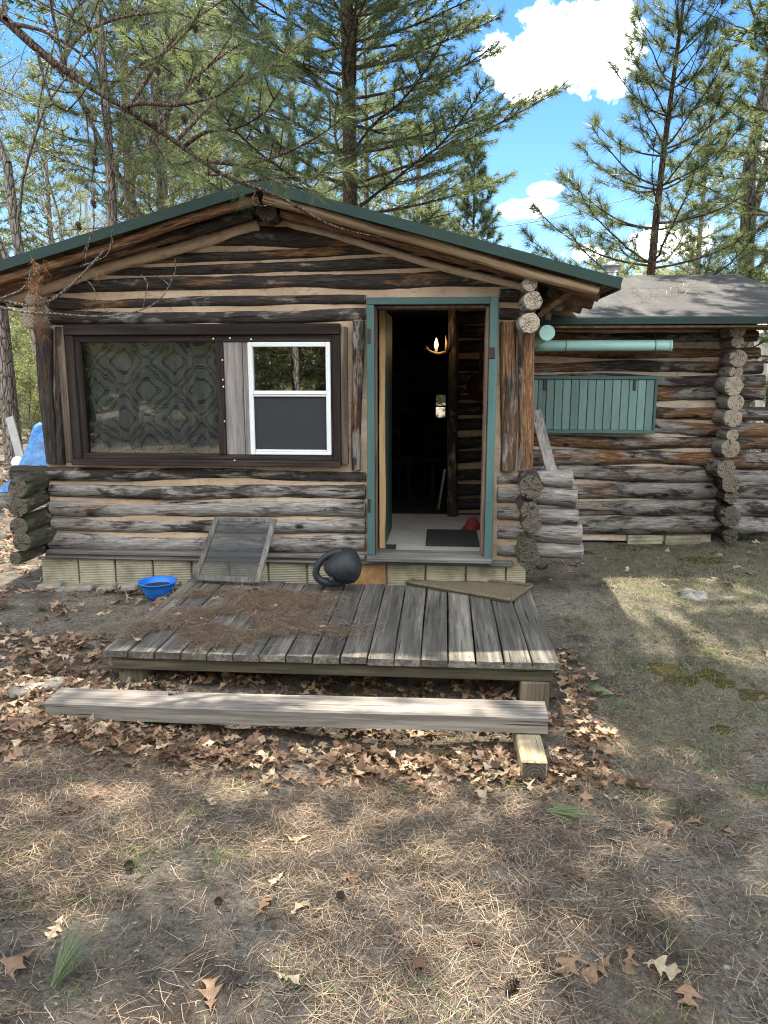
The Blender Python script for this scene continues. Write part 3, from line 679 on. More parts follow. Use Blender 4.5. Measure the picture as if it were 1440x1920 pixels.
# inner stop
ix0, ix1, iz0, iz1 = wx0 + .055, wx1 - .05, wz0 + .026, wz1 - .018
wbox(window, ix0, iz1 - .045, ix1, iz1, fy + .012, WY + .06); wbox(window, ix0, iz0, ix1, iz0 + .035, fy + .012, WY + .06)
wbox(window, ix0, iz0 + .035, ix0 + .035, iz1 - .045, fy + .012, WY + .06, 1); wbox(window, ix1 - .03, iz0 + .035, ix1, iz1 - .045, fy + .012, WY + .06, 1)
mx0, mx1 = P(411, 740, Y=WY)[0], P(424, 740, Y=WY)[0]
wbox(window, mx0, iz0 + .035, mx1, iz1 - .045, fy + .002, WY + .06, 1)
wroot = window.build('window', [M['dark_x'], M['dark_z']], cabin)
gx0, gx1, gz0, gz1 = ix0 + .035, mx0, iz0 + .035, iz1 - .045
def sub(b, name, mat, root=None):
    o = b.build(name, mat); o.parent = root or wroot
    o.matrix_parent_inverse = (Matrix.Translation(cabin.location) @ cabin.matrix_basis.inverted() @ Matrix.Identity(4)).inverted() if False else Matrix.Identity(4)
    return o
b = MB(); b.box((gx0, WY - .012, gz0), (gx1, WY - .006, gz1)); sub(b, 'glass_pane', M['glass'])
# curtain hanging in folds behind the glass
u = np.linspace(gx0 - .05, gx1 + .02, 90); z = np.linspace(gz0 - .05, gz1 + .03, 12); U, Z = np.meshgrid(u, z)
sub_b = MB(); sub_b.grid(np.stack([U, WY + .10 + .028 * np.sin(U * 23 + .9 * np.sin(U * 5)) + .012 * np.sin(U * 47 + 2 * np.sin(U * 7)), Z], -1)); sub(sub_b, 'curtain', M['curtain'])
vx0, vx1 = P(470, 740, Y=WY)[0], P(622, 740, Y=WY)[0]
b = MB(); mid = P(450, 740, Y=WY)[0] + .03
for a_, c_ in (((mx1 + .002, WY - .035, gz0), (mid, WY - .015, gz1)), ((mid + .004, WY - .032, gz0), (vx0 + .02, WY - .012, gz1)), ((vx1 - .005, WY - .03, gz0), (ix1 - .03, WY - .012, gz1))):
    b = MB(); b.box(a_, c_, 0, .003); sub(b, 'filler_board', M['grey_z'])
b = MB(); vz0, vz1, vm = gz0 + .002, gz1 - .002, P(540, 738, Y=WY)[2]
yv0, yv1 = WY - .05, WY
t = .03
wbox(b, vx0, vz0, vx0 + t, vz1, yv0, yv1); wbox(b, vx1 - t, vz0, vx1, vz1, yv0, yv1); wbox(b, vx0 + t, vz1 - t, vx1 - t, vz1, yv0, yv1); wbox(b, vx0 + t, vz0, vx1 - t, vz0 + .02, yv0, yv1)
wbox(b, vx0 + t, vm - .019, vx1 - t, vm + .019, yv0 + .003, yv1); wbox(b, vx0 + t, vm - .004, vx1 - t, vm + .004, yv0 - .003, yv0 + .003)
wbox(b, vx0 + t, vz0 + .02, vx1 - t, vz0 + .034, yv0 + .012, yv1)
sub(b, 'vinyl_sash', M['vinyl'])
b = MB(); b.box((vx0 + t, WY - .022, vm), (vx1 - t, WY - .017, vz1 - t)); sub(b, 'upper_pane', M['glass_small'])
b = MB(); b.box((vx0 + t, WY - .012, vz0 + .02), (vx1 - t, WY - .007, vm)); sub(b, 'lower_pane', M['glass_small'])
b = MB(); b.box((vx0 + t, WY - .034, vz0 + .03), (vx1 - t, WY - .033, vm - .018)); sub(b, 'window_screen_mesh', M['window_mesh'])
b = MB(); b.box((mx1, WY + .07, gz0 - .05), (ix1 + .05, WY + .075, gz1 + .05)); sub(b, 'blind', M['window_mesh'])
for px, py in ((400, 635), (431, 634), (471, 636), (417, 675), (418, 712), (419, 725), (421, 790), (440, 863), (300, 864)):
    b = MB(); q = P(px, py, Y=WY - .07); b.obox(q + np.array([0, -.0, 0]), (.0035, 0, .002), (0, .006, 0), (-.001, 0, .0042), 0, .001); sub(b, 'clip', M['white_paint'])
# side casing boards with strong grain
for x0, x1 in ((wx0 - .055, wx0 - .004), (wx1 + .004, wx1 + .045)):
    b = MB(); wbox(b, x0, wz0, x1, wz1 + .03, fy - .002, WY + .03); sub(b, 'casing', M['grain_z'])

# doorway
door = MB(); dy0 = WY - .075
ja0, ja1 = P(688, 800, Y=dy0)[0], P(702, 800, Y=dy0)[0]; jb0, jb1 = P(914, 800, Y=dy0)[0], P(929, 800, Y=dy0)[0]
zt0, zt1 = P(800, 571, Y=dy0)[2], P(800, 557, Y=dy0)[2]; zb = P(800, 1043, Y=dy0)[2]
b = MB(); wbox(b, ja0, zb, ja1, zt0, dy0, WY + .01, 0); wbox(b, jb0, zb - .01, jb1, zt1, dy0 - .002, WY + .01, 0); wbox(b, ja0, zt0 + .001, jb0 - .001, zt1, dy0, WY + .01, 1)
fr = b.build('door_frame', [M['teal_z'], M['teal_x']], cabin)
b = MB(); wbox(b, ja1 + .001, zb, ja1 + .010, zt0 - .002, dy0 + .03, WY + .06); wbox(b, jb0 - .022, zb, jb0 - .001, zt0 - .002, dy0 + .03, WY + .13); wbox(b, ja1 + .010, zt0 - .02, jb0 - .022, zt0 - .002, dy0 + .03, WY + .13)
b.build('door_jamb', M['jamb_z'], cabin)
b = MB(); b.box((ja0 - .005, dy0 - .05, zb - .035), (jb1 + .0, WY + .12, zb - .003), 0, .006); b.build('door_sill', M['grey_x'], cabin)
for py in (630, 948):
    b = MB(); q = P(692, py, Y=dy0); b.box((q[0] - .010, dy0 - .006, q[2] - .045), (q[0] + .010, dy0 + .01, q[2] + .045), 0, .002); b.build('hinge', M['hardware'], cabin)
b = MB(); q = P(922, 662, Y=dy0); b.box((q[0] - .02, dy0 - .007, q[2] - .035), (q[0] + .02, dy0 + .01, q[2] + .035), 0, .003)
b.build('hinge', M['hardware'], cabin)
FZ = .232
d0, d1 = P(711.5, 800, Y=5.225)[0], P(722.5, 800, Y=5.225)[0]; z0_, z1_ = P(718, 1028, Y=5.225)[2], P(718, 581, Y=5.225)[2]; z0_ = max(z0_, FZ + .008)
dl = MB()
for i in range(4): dl.box((d0 + .002, 5.245 + i * .18, z0_), (d1 - .002, 5.245 + i * .18 + .177, z1_), 0, .003)
for zz in (.45, 1.0, 1.6): dl.box((d0 - .018, 5.26, zz), (d0 + .001, 5.94, zz + .10), 0, .003)
dr = dl.build('door', M['door_green'], cabin)
b = MB(); n = 30; zz = np.linspace(z0_, z1_, n); wv = (d1 - d0) * (1 + .35 * (fbm(zz, zz * 0 + 3, 4.0, 2, 3) - .44)); off_ = .006 * (fbm(zz, zz * 0 + 9, 2.5, 4) - .47)
V = np.stack([np.stack([d0 + off_, np.full(n, 5.222), zz], -1), np.stack([d0 + off_ + wv, np.full(n, 5.222), zz], -1), np.stack([d0 + off_ + wv, np.full(n, 5.244), zz], -1), np.stack([d0 + off_, np.full(n, 5.244), zz], -1)], 1)
b.add(V.reshape(-1, 3), [[i * 4 + j, i * 4 + (j + 1) % 4, (i + 1) * 4 + (j + 1) % 4, (i + 1) * 4 + j] for i in range(n - 1) for j in range(4)] + [[0, 3, 2, 1], [n * 4 - 4, n * 4 - 3, n * 4 - 2, n * 4 - 1]], 0, False)
o = b.build('edge_board', M['raw_z']); o.parent = dr
b = MB(); b.box((P(704, 800, Y=5.25)[0], 5.248, z0_), (d0 - .019, 5.275, z1_ + .03), 0, .003); o = b.build('hinge_board', M['teal_z']); o.parent = dr

# inside: floor, back wall, log partition, ceiling
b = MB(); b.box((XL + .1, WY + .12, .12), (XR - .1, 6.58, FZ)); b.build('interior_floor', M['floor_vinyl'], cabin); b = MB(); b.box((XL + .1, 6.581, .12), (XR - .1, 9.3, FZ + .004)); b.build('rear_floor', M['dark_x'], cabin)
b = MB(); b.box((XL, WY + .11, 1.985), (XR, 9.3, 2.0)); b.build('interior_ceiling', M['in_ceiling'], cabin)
bw0, bw1 = P(815, 785, Y=9.3), P(838, 738, Y=9.3)
b = MB(); b.box((XL, 9.31, .12), (bw0[0], 9.42, 2.0)); b.box((bw1[0], 9.31, .12), (3.2, 9.42, 2.0)); b.box((bw0[0], 9.31, .12), (bw1[0], 9.42, bw0[2])); b.box((bw0[0], 9.31, bw1[2]), (bw1[0], 9.42, 2.0))
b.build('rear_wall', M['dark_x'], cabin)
b = MB(); t = .014; zc = (bw0[2] + bw1[2]) / 2
for a_, c_ in (((bw0[0] - .02, bw0[2] - .02), (bw0[0] + t, bw1[2] + .02)), ((bw1[0] - t, bw0[2] - .02), (bw1[0] + .02, bw1[2] + .02)), ((bw0[0] + t, bw0[2] - .02), (bw1[0] - t, bw0[2] + t)), ((bw0[0] + t, bw1[2] - t), (bw1[0] - t, bw1[2] + .02)), ((bw0[0] + t, zc - .01), (bw1[0] - t, zc + .01))):
    b.box((a_[0], 9.285, a_[1]), (c_[0], 9.305, c_[1]), 0, .002)
b.build('rear_window', M['dark_x'], cabin)
for i in range(13):
    z = .30 + i * .135
    if z < 1.95: log((XL + .1, 9.30, z), (bw0[0] - .05, 9.30, z), .055, .05, (.05, 0, .1), cabin, 'interior_log', knots=False)
for i, py in enumerate((948, 917, 890, 858, 830, 797, 770, 741, 712, 684, 652, 622, 595)):
    q = P(856, py, Y=6.60); log((q[0], 6.62, q[2]), (XR - .1, 6.62, q[2] + .01), .050, .048, (.12, 0, .2), cabin, 'interior_log', knots=False)
b = MB(); q = P(850, 700, Y=6.66); b.box((q[0], 6.63, FZ), (XR - .1, 6.70, 1.98)); b.build('partition', M['chink_tan'], cabin)
q0 = P(846, 966, Y=6.5); q1 = P(848, 560, Y=6.5); q1[2] = 1.98; q1[0] = q0[0]
log(q0, q1, .045, .042, (.1, 0, .35), cabin, 'interior_post', knots=False)

# ------------------------------------------------------------ rear building
YW = 6.68
wing = thing('log_outbuilding', 'low log building with grey shingle roof and teal shutter behind the front cabin', 'cabin', (2.3, YW, 0))
sW = 1442 / 6.68
cy_ = (611, 631, 661, 688, 713, 738, 770, 801, 827, 858, 888, 918, 950, 983); hh = (6, 8, 8, 9, 9, 10, 10, 11, 10, 13, 13, 15, 15, 16)
rt_ = (1395, 1398, 1402, 1406, 1410, 1410, 1415, 1418, 1421, 1424, 1428, 1432, 1436, 1440)
for i, (py, h) in enumerate(zip(cy_, hh)):
    left = 955
    a = P(left, py - 1, Y=YW); c = P(rt_[i] + 22, py + 1 + (4 if i > 5 else 0), Y=YW)
    a[0] = max(a[0], .62)
    w = (.30, .34, .38, .40, .40, .42, .44, .46, .48, .52, .56, .58, .60, .58)[i]
    rr_ = h / sW * 1.2; a[1] += rr_ * .45; c[1] += rr_ * .45
    log(a, c, rr_, rr_ * 1.03, (w, .05 if i < 12 else .28, .42 if i < 10 else .22), wing)
for px, py, r, lt in ((1383, 618, 15, .8), (1383, 641, 11, .9), (1383, 670, 15, .7), (1381, 697, 12, .7), (1380, 724, 17, .95), (1379, 755, 15, .95), (1374, 784, 16, .9), (1373, 816, 11, .9), (1369, 843, 17, .75), (1364, 877, 17, .45), (1372, 909, 17, .40), (1370, 936, 14, .25), (1372, 973, 19, .18), (1368, 1004, 14, .05)):
    e = P(px, py, Y=6.42 + .03 * rng.random()); s = 1442 / 6.42
    log(e, e + np.array([0, 4.4, 0]), r / s, r / s * .97, (lt, .0 if lt > .3 else .35, 0), wing, rough=1.0 if lt > .5 else 1.8)
XWR = 2.33
b = MB(); xs = np.linspace(.6, XWR, 40); zs = np.linspace(.0, 1.86, 90); XX, ZZ = np.meshgrid(xs, zs)
b.grid(np.stack([XX, YW - (fbm(XX * 2, ZZ * 6, 2, 31) - .47) * .03 + .004, ZZ], -1)); b.build('chinking', M['chink_grey'], wing)
for a_, c_ in (((XWR - .09, YW + .06, 0), (XWR - .01, 10.6, 1.86)), ((.6, 10.5, 0), (XWR - .1, 10.58, 1.86))):
    b = MB(); b.box(a_, c_); b.build('side_wall', M['chink_grey'], wing)
b = MB(); x = 1.62
while x < 2.2: b.box((x, YW - .03 + .01 * rng.random(), -.12), (x + .30, YW + .10, .055), 0, .006); x += .32 
b.build('foundation', M['tile_block'], wing)
# roof: ridge runs along X
ev = np.array([0, 6.28, 1.875]); rd = np.array([0, 8.6, 2.44]); XE0, XE1 = .62, 3.06
b = MB(); n, m_ = 26, 40
uu = np.linspace(0, 1, n); xx = np.linspace(XE0, XE1, m_); Xg, Ug = np.meshgrid(xx, uu)
sag = (fbm(Xg * 1.5, Ug * 3, 1.0, 41) - .47) * .05
top_ = np.stack([Xg, ev[1] + (rd[1] - ev[1]) * Ug, ev[2] + (rd[2] - ev[2]) * Ug + sag * np.sin(Ug * 3.0)], -1)
back = top_.copy(); back[..., 1] = 2 * rd[1] - back[..., 1]
b.grid(top_); b.grid(back[:, ::-1])
lo = top_.copy(); lo[..., 2] -= .05; b.grid(lo[:, ::-1]); lo = back.copy(); lo[..., 2] -= .05; b.grid(lo)
e0 = top_[0]; e1 = e0 - np.array([0, 0, .05]); b.grid(np.stack([e1, e0]))
for j in (0, -1):
    e0 = np.concatenate([top_[:, j], back[::-1, j]]); b.grid(np.stack([e0, e0 - np.array([0, 0, .05])]))
wr = b.build('roof', M['shingle'], wing)
b = MB(); b.box((XE0, ev[1] - .022, ev[2] - .062), (XE1 + .01, ev[1] - .003, ev[2] - .006), 0, .003); b.build('fascia', M['fascia_paint'], wing)
b = MB(); b.box((XE0, ev[1], ev[2] - .085), (XE1, YW + .1, ev[2] - .068)); b.build('soffit_boards', M['soffit_wood'], wing)
b = MB(); q = P(1147, 515, Y=8.5)
b.lathe([(.055, -.28), (.055, .02)], 20, 0, q); b.lathe([(.075, .02), (.075, .05), (.078, .055), (.078, .075), (.10, .08), (.10, .095), (.03, .13), (.0, .135)], 20, 0, q); b.lathe([(0, .019), (.075, .02)], 20, 0, q); b.lathe([(.085, -.06), (.062, -.02)], 20, 0, q)
b.build('stove_pipe', M['galv'], wing)
# board shutter
sh = MB(); ys = YW - .12; x0, x1 = P(960, 750, Y=ys)[0], P(1226, 750, Y=ys)[0]; x0 = max(x0, .66); z1, z0 = P(1100, 712, Y=ys)[2], P(1100, 806, Y=ys)[2]
n = 16; wd = (x1 - x0) / n
for i in range(n): sh.box((x0 + i * wd + .002, ys + .004 * rng.random(), z0), (x0 + (i + 1) * wd - .003, ys + .022, z1), 0, .003)
so = sh.build('shutter', M['shutter_paint'], wing)
b = MB(); b.box((x0 - .02, ys - .008, z1 + .001), (x1 + .022, ys + .07, z1 + .030), 0, .004); b.box((x0 - .02, ys - .008, z0 - .03), (x1 + .022, ys + .07, z0 - .001), 0, .004); b.box((x1 + .001, ys - .006, z0 - .001), (x1 + .022, ys + .07, z1 + .001), 1, .003)
o = b.build('shutter_frame', [M['teal_x'], M['teal_z']]); o.parent = so; o.matrix_parent_inverse = Matrix.Identity(4)
b = MB()
for px in (1022, 1190): q = P(px, 716, Y=ys); b.box((q[0] - .012, ys - .006, q[2] - .07), (q[0] + .012, ys + .004, q[2] + .02), 0, .002)
o = b.build('shutter_hinge', M['hardware']); o.parent = so; o.matrix_parent_inverse = Matrix.Identity(4)

# ------------------------------------------------------------ deck, step and the things on them
DZ = .06; DXa, DXb, DYa, DYb = -1.715, .592, 3.62, 4.965
deck = thing('wooden_deck', 'low weathered plank deck in front of the open cabin door', 'deck', (-.55, 4.3, 0))
b = MB(); npl = 17; wd = (DXb - DXa) / npl
for i in range(npl):
    x0 = DXa + i * wd; sk = .012 * (rng.random() - .5); z_ = .004 * rng.random()
    ya, yb = DYa - .012 * rng.random() - .004, DYb - .05 * rng.random() * (i > 3)
    ny = 14; ys_ = np.linspace(ya, yb, ny); cup = .004 * rng.random()
    prof = [(.0, -.036), (.0, -.004), (.006, 0), (.5 * wd, -cup), (wd - .012, 0), (wd - .006, -.004), (wd - .006, -.036)]
    V = np.array([[[x0 + .004 + p[0] * .985 + .003 * math.sin(y * 3 + i) , y, DZ + z_ + p[1] + .002 * math.sin(y * 4 + i * 2)] for p in prof] for y in ys_])
    b.grid(V[:, ::-1], 0, False)
    for V_, fl in ((V[0], 1), (V[-1], 0)):
        f = list(range(7)); b.add(V_, [f[::-1] if fl else f], 0, False)
for i in range(npl):
    for y in (DYa + .035, DYa + .70, DYb - .06):
        for o_ in (.03, wd - .035):
            c_ = np.array([DXa + i * wd + o_ + .006 * rng.random(), y + .01 * rng.random(), DZ + .0052]); th = np.arange(8) * math.pi / 4
            b.add(c_ + .0045 * np.stack([np.cos(th), np.sin(th), 0 * th], -1), [list(range(8))], 1, False)
b.build('decking', [M['deck_wood'], M['hardware']], deck)
b = MB(); b.box((DXa + .04, DYa + .012, DZ - .105), (DXb - .03, DYa + .05, DZ - .038), 0, .004); b.build('rim_joist', M['joist_wood'], deck)
b = MB(); b.box((DXa + .04, DYa + .052, DZ - .14), (DXa + .078, DYb - .03, DZ - .038), 0, .004); b.build('side_joist', M['joist_wood'], deck)
b = MB(); b.box((DXb - .075, DYa + .052, DZ - .14), (DXb - .035, DYb - .03, DZ - .038), 0, .004); b.build('side_joist', M['joist_wood'], deck)
for x0, x1, y0 in ((DXa + .05, DXa + .20, DYa + .055), (DXb - .185, DXb - .045, DYa - .002), (DXb - .34, DXb - .19, DYa + .30)):
    g = float(gz((x0 + x1) / 2, y0)); zt = DZ - .106
    b = MB(); b.box((x0, y0, g - .05), (x1, y0 + .10, zt), 0, .005); b.build('post', M['post_wood'], deck)

bm = thing('timber_step', 'long grey squared timber lying as a step in front of the deck', 'step', (-.68, 3.32, -.1))
b = MB(); nx = 40; xs_ = np.linspace(-1.835, .492, nx)
prof = [(3.245, -.135), (3.238, -.06), (3.246, -.052), (3.40, -.050), (3.408, -.058), (3.405, -.135)]
V = np.array([[[x + (0 if 0 < i < nx - 1 else 0) + (.02 * (y - 3.3) if i in (0, nx - 1) else 0), y + .004 * math.sin(x * 2.2), z + .004 * math.sin(x * 1.7 + 1) + .002 * rng.random()] for (y, z) in prof] for i, x in enumerate(xs_)])
b.grid(V[:, ::-1], 0, False); b.add(V[0], [[0, 1, 2, 3, 4, 5][::-1]], 0, False); b.add(V[-1], [[0, 1, 2, 3, 4, 5]], 0, False); V2 = V[:, [5, 0]]; b.grid(V2[:, ::-1], 0, False)
b.build('timber', M['beam_wood'], bm)
bl = MB(); g = float(gz(.415, 3.02)); bl.box((.352, 3.015, g - .03), (.462, 3.42, -.140), 0, .008)
o = bl.build('wood_block', [M['block_wood'], M['log_end']]); tag(o, 'short square timber block propping up the end of the step', 'wood block')
# ring grain on its sawn end
b = MB(); cxb, czb = .407, (g - .03 - .14) / 2
cp = MB(); cp.box((-.002, -.048, -(-.14 - (g - .03)) / 2 + .008), (.002, .048, (-.14 - (g - .03)) / 2 - .008), 1, .0)
e_ = cp.build('end_grain', [M['log_end'], M['log_end']]); e_.rotation_euler = (0, 0, R_(90)); e_.location = (cxb, 3.0155, czb); e_.color = (.12, .1, 0, 1); e_.parent = o

# doormat, lying askew by the doorway
t_ = []
for px, py in ((762, 1094), (800, 1079), (998, 1100), (958, 1128)): t_.append(P(px, py, Z=DZ + .012))
a, c, d, e = t_
n = 30; b = MB(); uu = np.linspace(0, 1, n)
U, Vv = np.meshgrid(uu, uu)
def quadp(u, v): return (a * (1 - u)[..., None] + e * u[..., None]) * (1 - v)[..., None] + (c * (1 - u)[..., None] + d * u[..., None]) * v[..., None]
G = quadp(U, Vv); G[..., 2] = DZ + .012 + .012 * fbm(U * 3, Vv * 3, 2, 3)
b.grid(G); lo_ = G.copy(); lo_[..., 2] = DZ + .004
edge = np.concatenate([np.stack([G[0], lo_[0]], 1), np.stack([G[1:, -1], lo_[1:, -1]], 1), np.stack([G[-1, -2::-1], lo_[-1, -2::-1]], 1), np.stack([G[-2::-1, 0], lo_[-2::-1, 0]], 1)])
b.grid(edge)
for (A, B_) in ((a, c), (c, d), (d, e), (e, a)):
    A = A + [0, 0, .010]; B_ = B_ + [0, 0, .010]; b.tube(np.linspace(A, B_, 12), .011, 7)
tag(b.build('doormat', M['doormat']), 'worn brown coir doormat lying askew on the deck below the doorway', 'doormat')

# insect screen leaning on the logs
sr = thing('leaning_screen', 'wood framed insect screen leaning against the logs on the deck', 'window screen', (-1.3, 4.85, DZ))
s0, s1, s2, s3 = P(362, 1086, Z=DZ + .03), P(486, 1092, Z=DZ + .03), P(518, 973, Y=4.93), P(404, 970, Y=4.93)
ex = (s1 - s0); ey = (s3 - s0); nn = np.cross(ex, ey); nn /= np.linalg.norm(nn)
def spt(u, v): return (s0 * (1 - u) + s1 * u) * (1 - v) + (s3 * (1 - u) + s2 * u) * v
b = MB(); wf = .035
b.bar(spt(0.03, 0), spt(.03, 1), wf, .020, 0, .003, up=nn); b.bar(spt(.97, 0), spt(.97, 1), wf, .020, 0, .003, up=nn)
b.bar(spt(.06, .975), spt(.94, .975), wf * .8, .018, 0, .003, up=nn); b.bar(spt(.06, .03), spt(.94, .03), wf, .018, 0, .003, up=nn); 
b.build('frame', M['screen_frame'], sr)
b = MB(); U, Vv = np.meshgrid(np.linspace(.06, .94, 8), np.linspace(.04, .97, 10)); G = np.array([[spt(u_, v_) for u_ in U[0]] for v_ in Vv[:, 0]]); b.grid(G); b.build('mesh_panel', M['insect_mesh'], sr)

# black jug lying on its side: hollow loop handle narrowing to the spout end
jr = P(640, 1098, Z=DZ); jc = np.array([jr[0], 4.72, DZ]); jr[1] = 4.72
jug = thing('jug', 'black rounded plastic jug with loop handle lying on the deck', 'jug', tuple(jc))
b = MB(); n, k = 30, 32
uu = np.linspace(0, 1, n); ctr = P(633, 1063, Y=4.76); sc = 1442 / 4.85
prof = np.interp(uu, [0, .04, .12, .25, .42, .6, .75, .87, .95, 1], [.0, .030, .056, .084, .110, .121, .116, .090, .054, .0])
xs_ = np.interp(uu, [0, 1], [-.092, .160])
th = np.arange(k) * 2 * math.pi / k
V = np.stack([np.broadcast_to(xs_[:, None], (n, k)) + 0 * th, prof[:, None] * np.cos(th), prof[:, None] * np.sin(th) * .97], -1)
ca, sa = math.cos(R_(-8)), math.sin(R_(-8))
def jrot(v): v = np.asarray(v, float).reshape(-1, 3); return np.stack([v[:, 0] * ca + v[:, 2] * sa, v[:, 1], -v[:, 0] * sa + v[:, 2] * ca], -1) + ctr
th2 = np.arange(n - 1)[:, None] * k; jj = np.arange(k)[None, :]
b.add(jrot(V), np.stack([th2 + jj, th2 + (jj + 1) % k, th2 + k + (jj + 1) % k, th2 + k + jj], -1).reshape(-1, 4), 0)
b.tube(jrot(np.array([[.062 + .0 * t, .1165 * math.cos(t), .113 * math.sin(t)] for t in np.linspace(0, 6.283, 40)])), .003, 6)
b.build('body', M['black_plastic'], jug)
b = MB(); hp = [[.05, -.01, .098], [-.01, -.01, .098], [-.075, -.01, .075], [-.125, -.01, .03], [-.148, -.01, -.02], [-.135, -.01, -.062], [-.095, -.01, -.090], [-.04, -.01, -.098], [.03, -.01, -.092]]
hp = np.array(hp); t5 = np.linspace(0, 8, 40); hp = np.stack([np.interp(t5, range(9), hp[:, i]) for i in range(3)], -1)
for _ in range(3): hp[1:-1] = (hp[:-2] + hp[2:] + hp[1:-1] * 2) / 4
b.tube(jrot(hp), np.interp(t5, [0, 2, 5, 8], [.030, .021, .024, .034]), 14); b.build('handle', M['black_plastic'], jug)
b = MB(); b.tube(jrot([[-.03, -.07, -.055], [-.055, -.085, -.06]]), [.022, .020], 14); b.build('cap', M['black_plastic'], jug)

# blue bowl on the ground, water and leaves inside
q = P(298, 1122, Z=-.03); q[1] = min(q[1], 4.80); q[2] = float(gz(q[0], q[1])) + .0
bw = thing('plastic_bowl', 'bright blue plastic bowl on the ground by the deck corner', 'bowl', tuple(q))
b = MB(); b.lathe([(0, .004), (.06, .004), (.066, .0), (.074, .010), (.105, .07), (.121, .108), (.128, .110), (.127, .116), (.118, .114), (.100, .07), (.075, .03), (0, .022)], 32, 0, q); b.build('shell', M['blue_plastic'], bw)
b = MB(); b.lathe([(.0, .078), (.103, .078)], 32, 0, q); b.build('bowl_contents', M['mat_dark'], bw)

# teal pipes hung below the eaves
tp = thing('hanging_pipe', 'pale teal capped pipe hung level on wires above the shutter', 'pipe', (1.4, 6.4, 1.6))
a, c = P(1003, 650, Y=6.42), P(1258, 646, Y=6.42); c[2] = a[2] = (a[2] + c[2]) / 2
b = MB(); rp = .044; b.tube(np.linspace(a, c, 16), rp, 20); b.tube([c - [.012, 0, 0], c + [.004, 0, 0]], rp * 1.06, 20); b.build('tube', M['pipe_paint'], tp)
for px, pt in ((1060, 614), (1227, 615)):
    q = P(px, 640, Y=6.42); q[2] = a[2]; b = MB(); b.tube([q + [0, 0, 1.78 - a[2]], q + [.004, -.0, .04]], .0035, 5)
    b.tube([q + [.002, (rp + .002) * math.cos(t), (rp + .002) * math.sin(t)] for t in np.linspace(0, 6.28, 20)], .003, 5); b.build('wire', M['hardware'], tp)
e = P(1026, 624, Y=4.98); b = MB(); b.tube(np.linspace(e, e + np.array([-.012, 1.3, -.045]), 10), .046, 20); b.tube([e + [0, -.006, 0], e + [0, .03, 0]], .048, 20)
tag(b.build('eave_pipe', M['pipe_paint']), 'pale teal pipe with round capped end running back under the front eave', 'pipe')

# board leaning in the corner
b = MB(); a = P(1040, 885, Y=5.22); a[2] = P(1040, 905, Y=5.22)[2]; c = P(1004, 770, Y=5.35); b.bar(a, c, .075, .02, 0, .003, up=(0.2, -1, 0.1))
tag(b.build('leaning_board', M['grey_z']), 'grey weathered board leaning on log ends beside the cabin corner', 'board')

# ------------------------------------------------------------ indoors, seen through the doorway
lp = thing('wall_lamp', 'lit antler lamp glowing on the log wall inside the dark doorway', 'lamp', tuple(P(815, 650, Y=6.45)))
q = P(818, 648, Y=6.42)
b = MB(); b.lathe([(0, -.035), (.012, -.03), (.017, -.005), (.012, .022), (.004, .046), (0, .052)], 14, 0, q + [0, 0, .01]); b.build('bulb', M['bulb_glow'], lp)
b = MB()
b.tube([q + [.10, .1, -.02], q + [.08, .04, -.05], q + [.02, 0, -.065], q + [-.05, -.02, -.05], q + [-.085, -.03, -.02]], [.012, .012, .011, .008, .003], 8)
b.tube([q + [.08, .04, -.05], q + [.085, .0, .02], q + [.075, 0, .08]], [.012, .012, .004], 8); b.tube([q + [-.02, -.01, -.06], q + [-.06, -.08, -.04], q + [-.08, -.1, .0]], [.009, .007, .003], 8); b.tube([q + [0, 0, -.06], q + [0, 0, -.03]], .012, 10)
b.build('antler_arm', M['antler'], lp)
pl = bpy.data.lights.new('lamp_light', 'POINT'); pl.energy = .55; pl.color = (1, .7, .36); pl.shadow_soft_size = .02; plo = bpy.data.objects.new('lamp_light', pl); COL.objects.link(plo); plo.location = q + [0, -.06, .03]
b = MB(); a0, a1, a2, a3 = P(795, 1023, Z=FZ + .008), P(897, 1023, Z=FZ + .008), P(897, 994, Z=FZ + .008), P(802, 994, Z=FZ + .008)
b.obox((a0 + a1 + a2 + a3) / 4, ((a1 - a0) / 2 * [1, 0, 0]), ((a3 - a0) / 2) * [0, 1, 0], (0, 0, .006), 0, .003); tag(b.build('rug', M['mat_dark']), 'dark patterned rug on the pale floor inside the doorway', 'rug')
b = MB(); q = P(728, 1025, Z=FZ + .006); b.obox(q, (.055, 0, 0), (0, .06, 0), (0, 0, .004), 0, .002); tag(b.build('floor_mat', M['mat_dark']), 'small dark mat beside the open door just inside the sill', 'mat')
b = MB(); a = P(822, 955, Z=FZ); c = P(834, 880, Y=6.5); b.bar(a + [0, 0, .005], c, .02, .012, 0, .002); tag(b.build('lath', M['white_board']), 'pale thin lath leaning on the post inside the doorway', 'lath')
b = MB(); q = P(884, 975, Y=5.95); q[2] = FZ; k = 18; th = np.arange(k) * 2 * math.pi / k
V = np.array([[q + [.07 * (1 - h) ** .45 * math.cos(t) * (1 + .25 * math.sin(3 * t + h * 4)) + .01 * h, .055 * (1 - h) ** .45 * math.sin(t), .10 * h] for t in np.append(th, th[0])] for h in np.linspace(0, .98, 9)]); b.grid(V); tag(b.build('red_cloth', M['red_cloth']), 'crumpled red cloth on the floor by the inner log wall', 'cloth')
pan = thing('copper_pan', 'dark copper pan hanging on the log wall inside the doorway', 'pan', tuple(P(898, 722, Y=6.4)))
q = P(900, 725, Y=6.5); b = MB(); pr = [(0, .0), (.10, .0), (.115, .03), (.12, .06), (.11, .055), (.10, .01), (0, .01)]
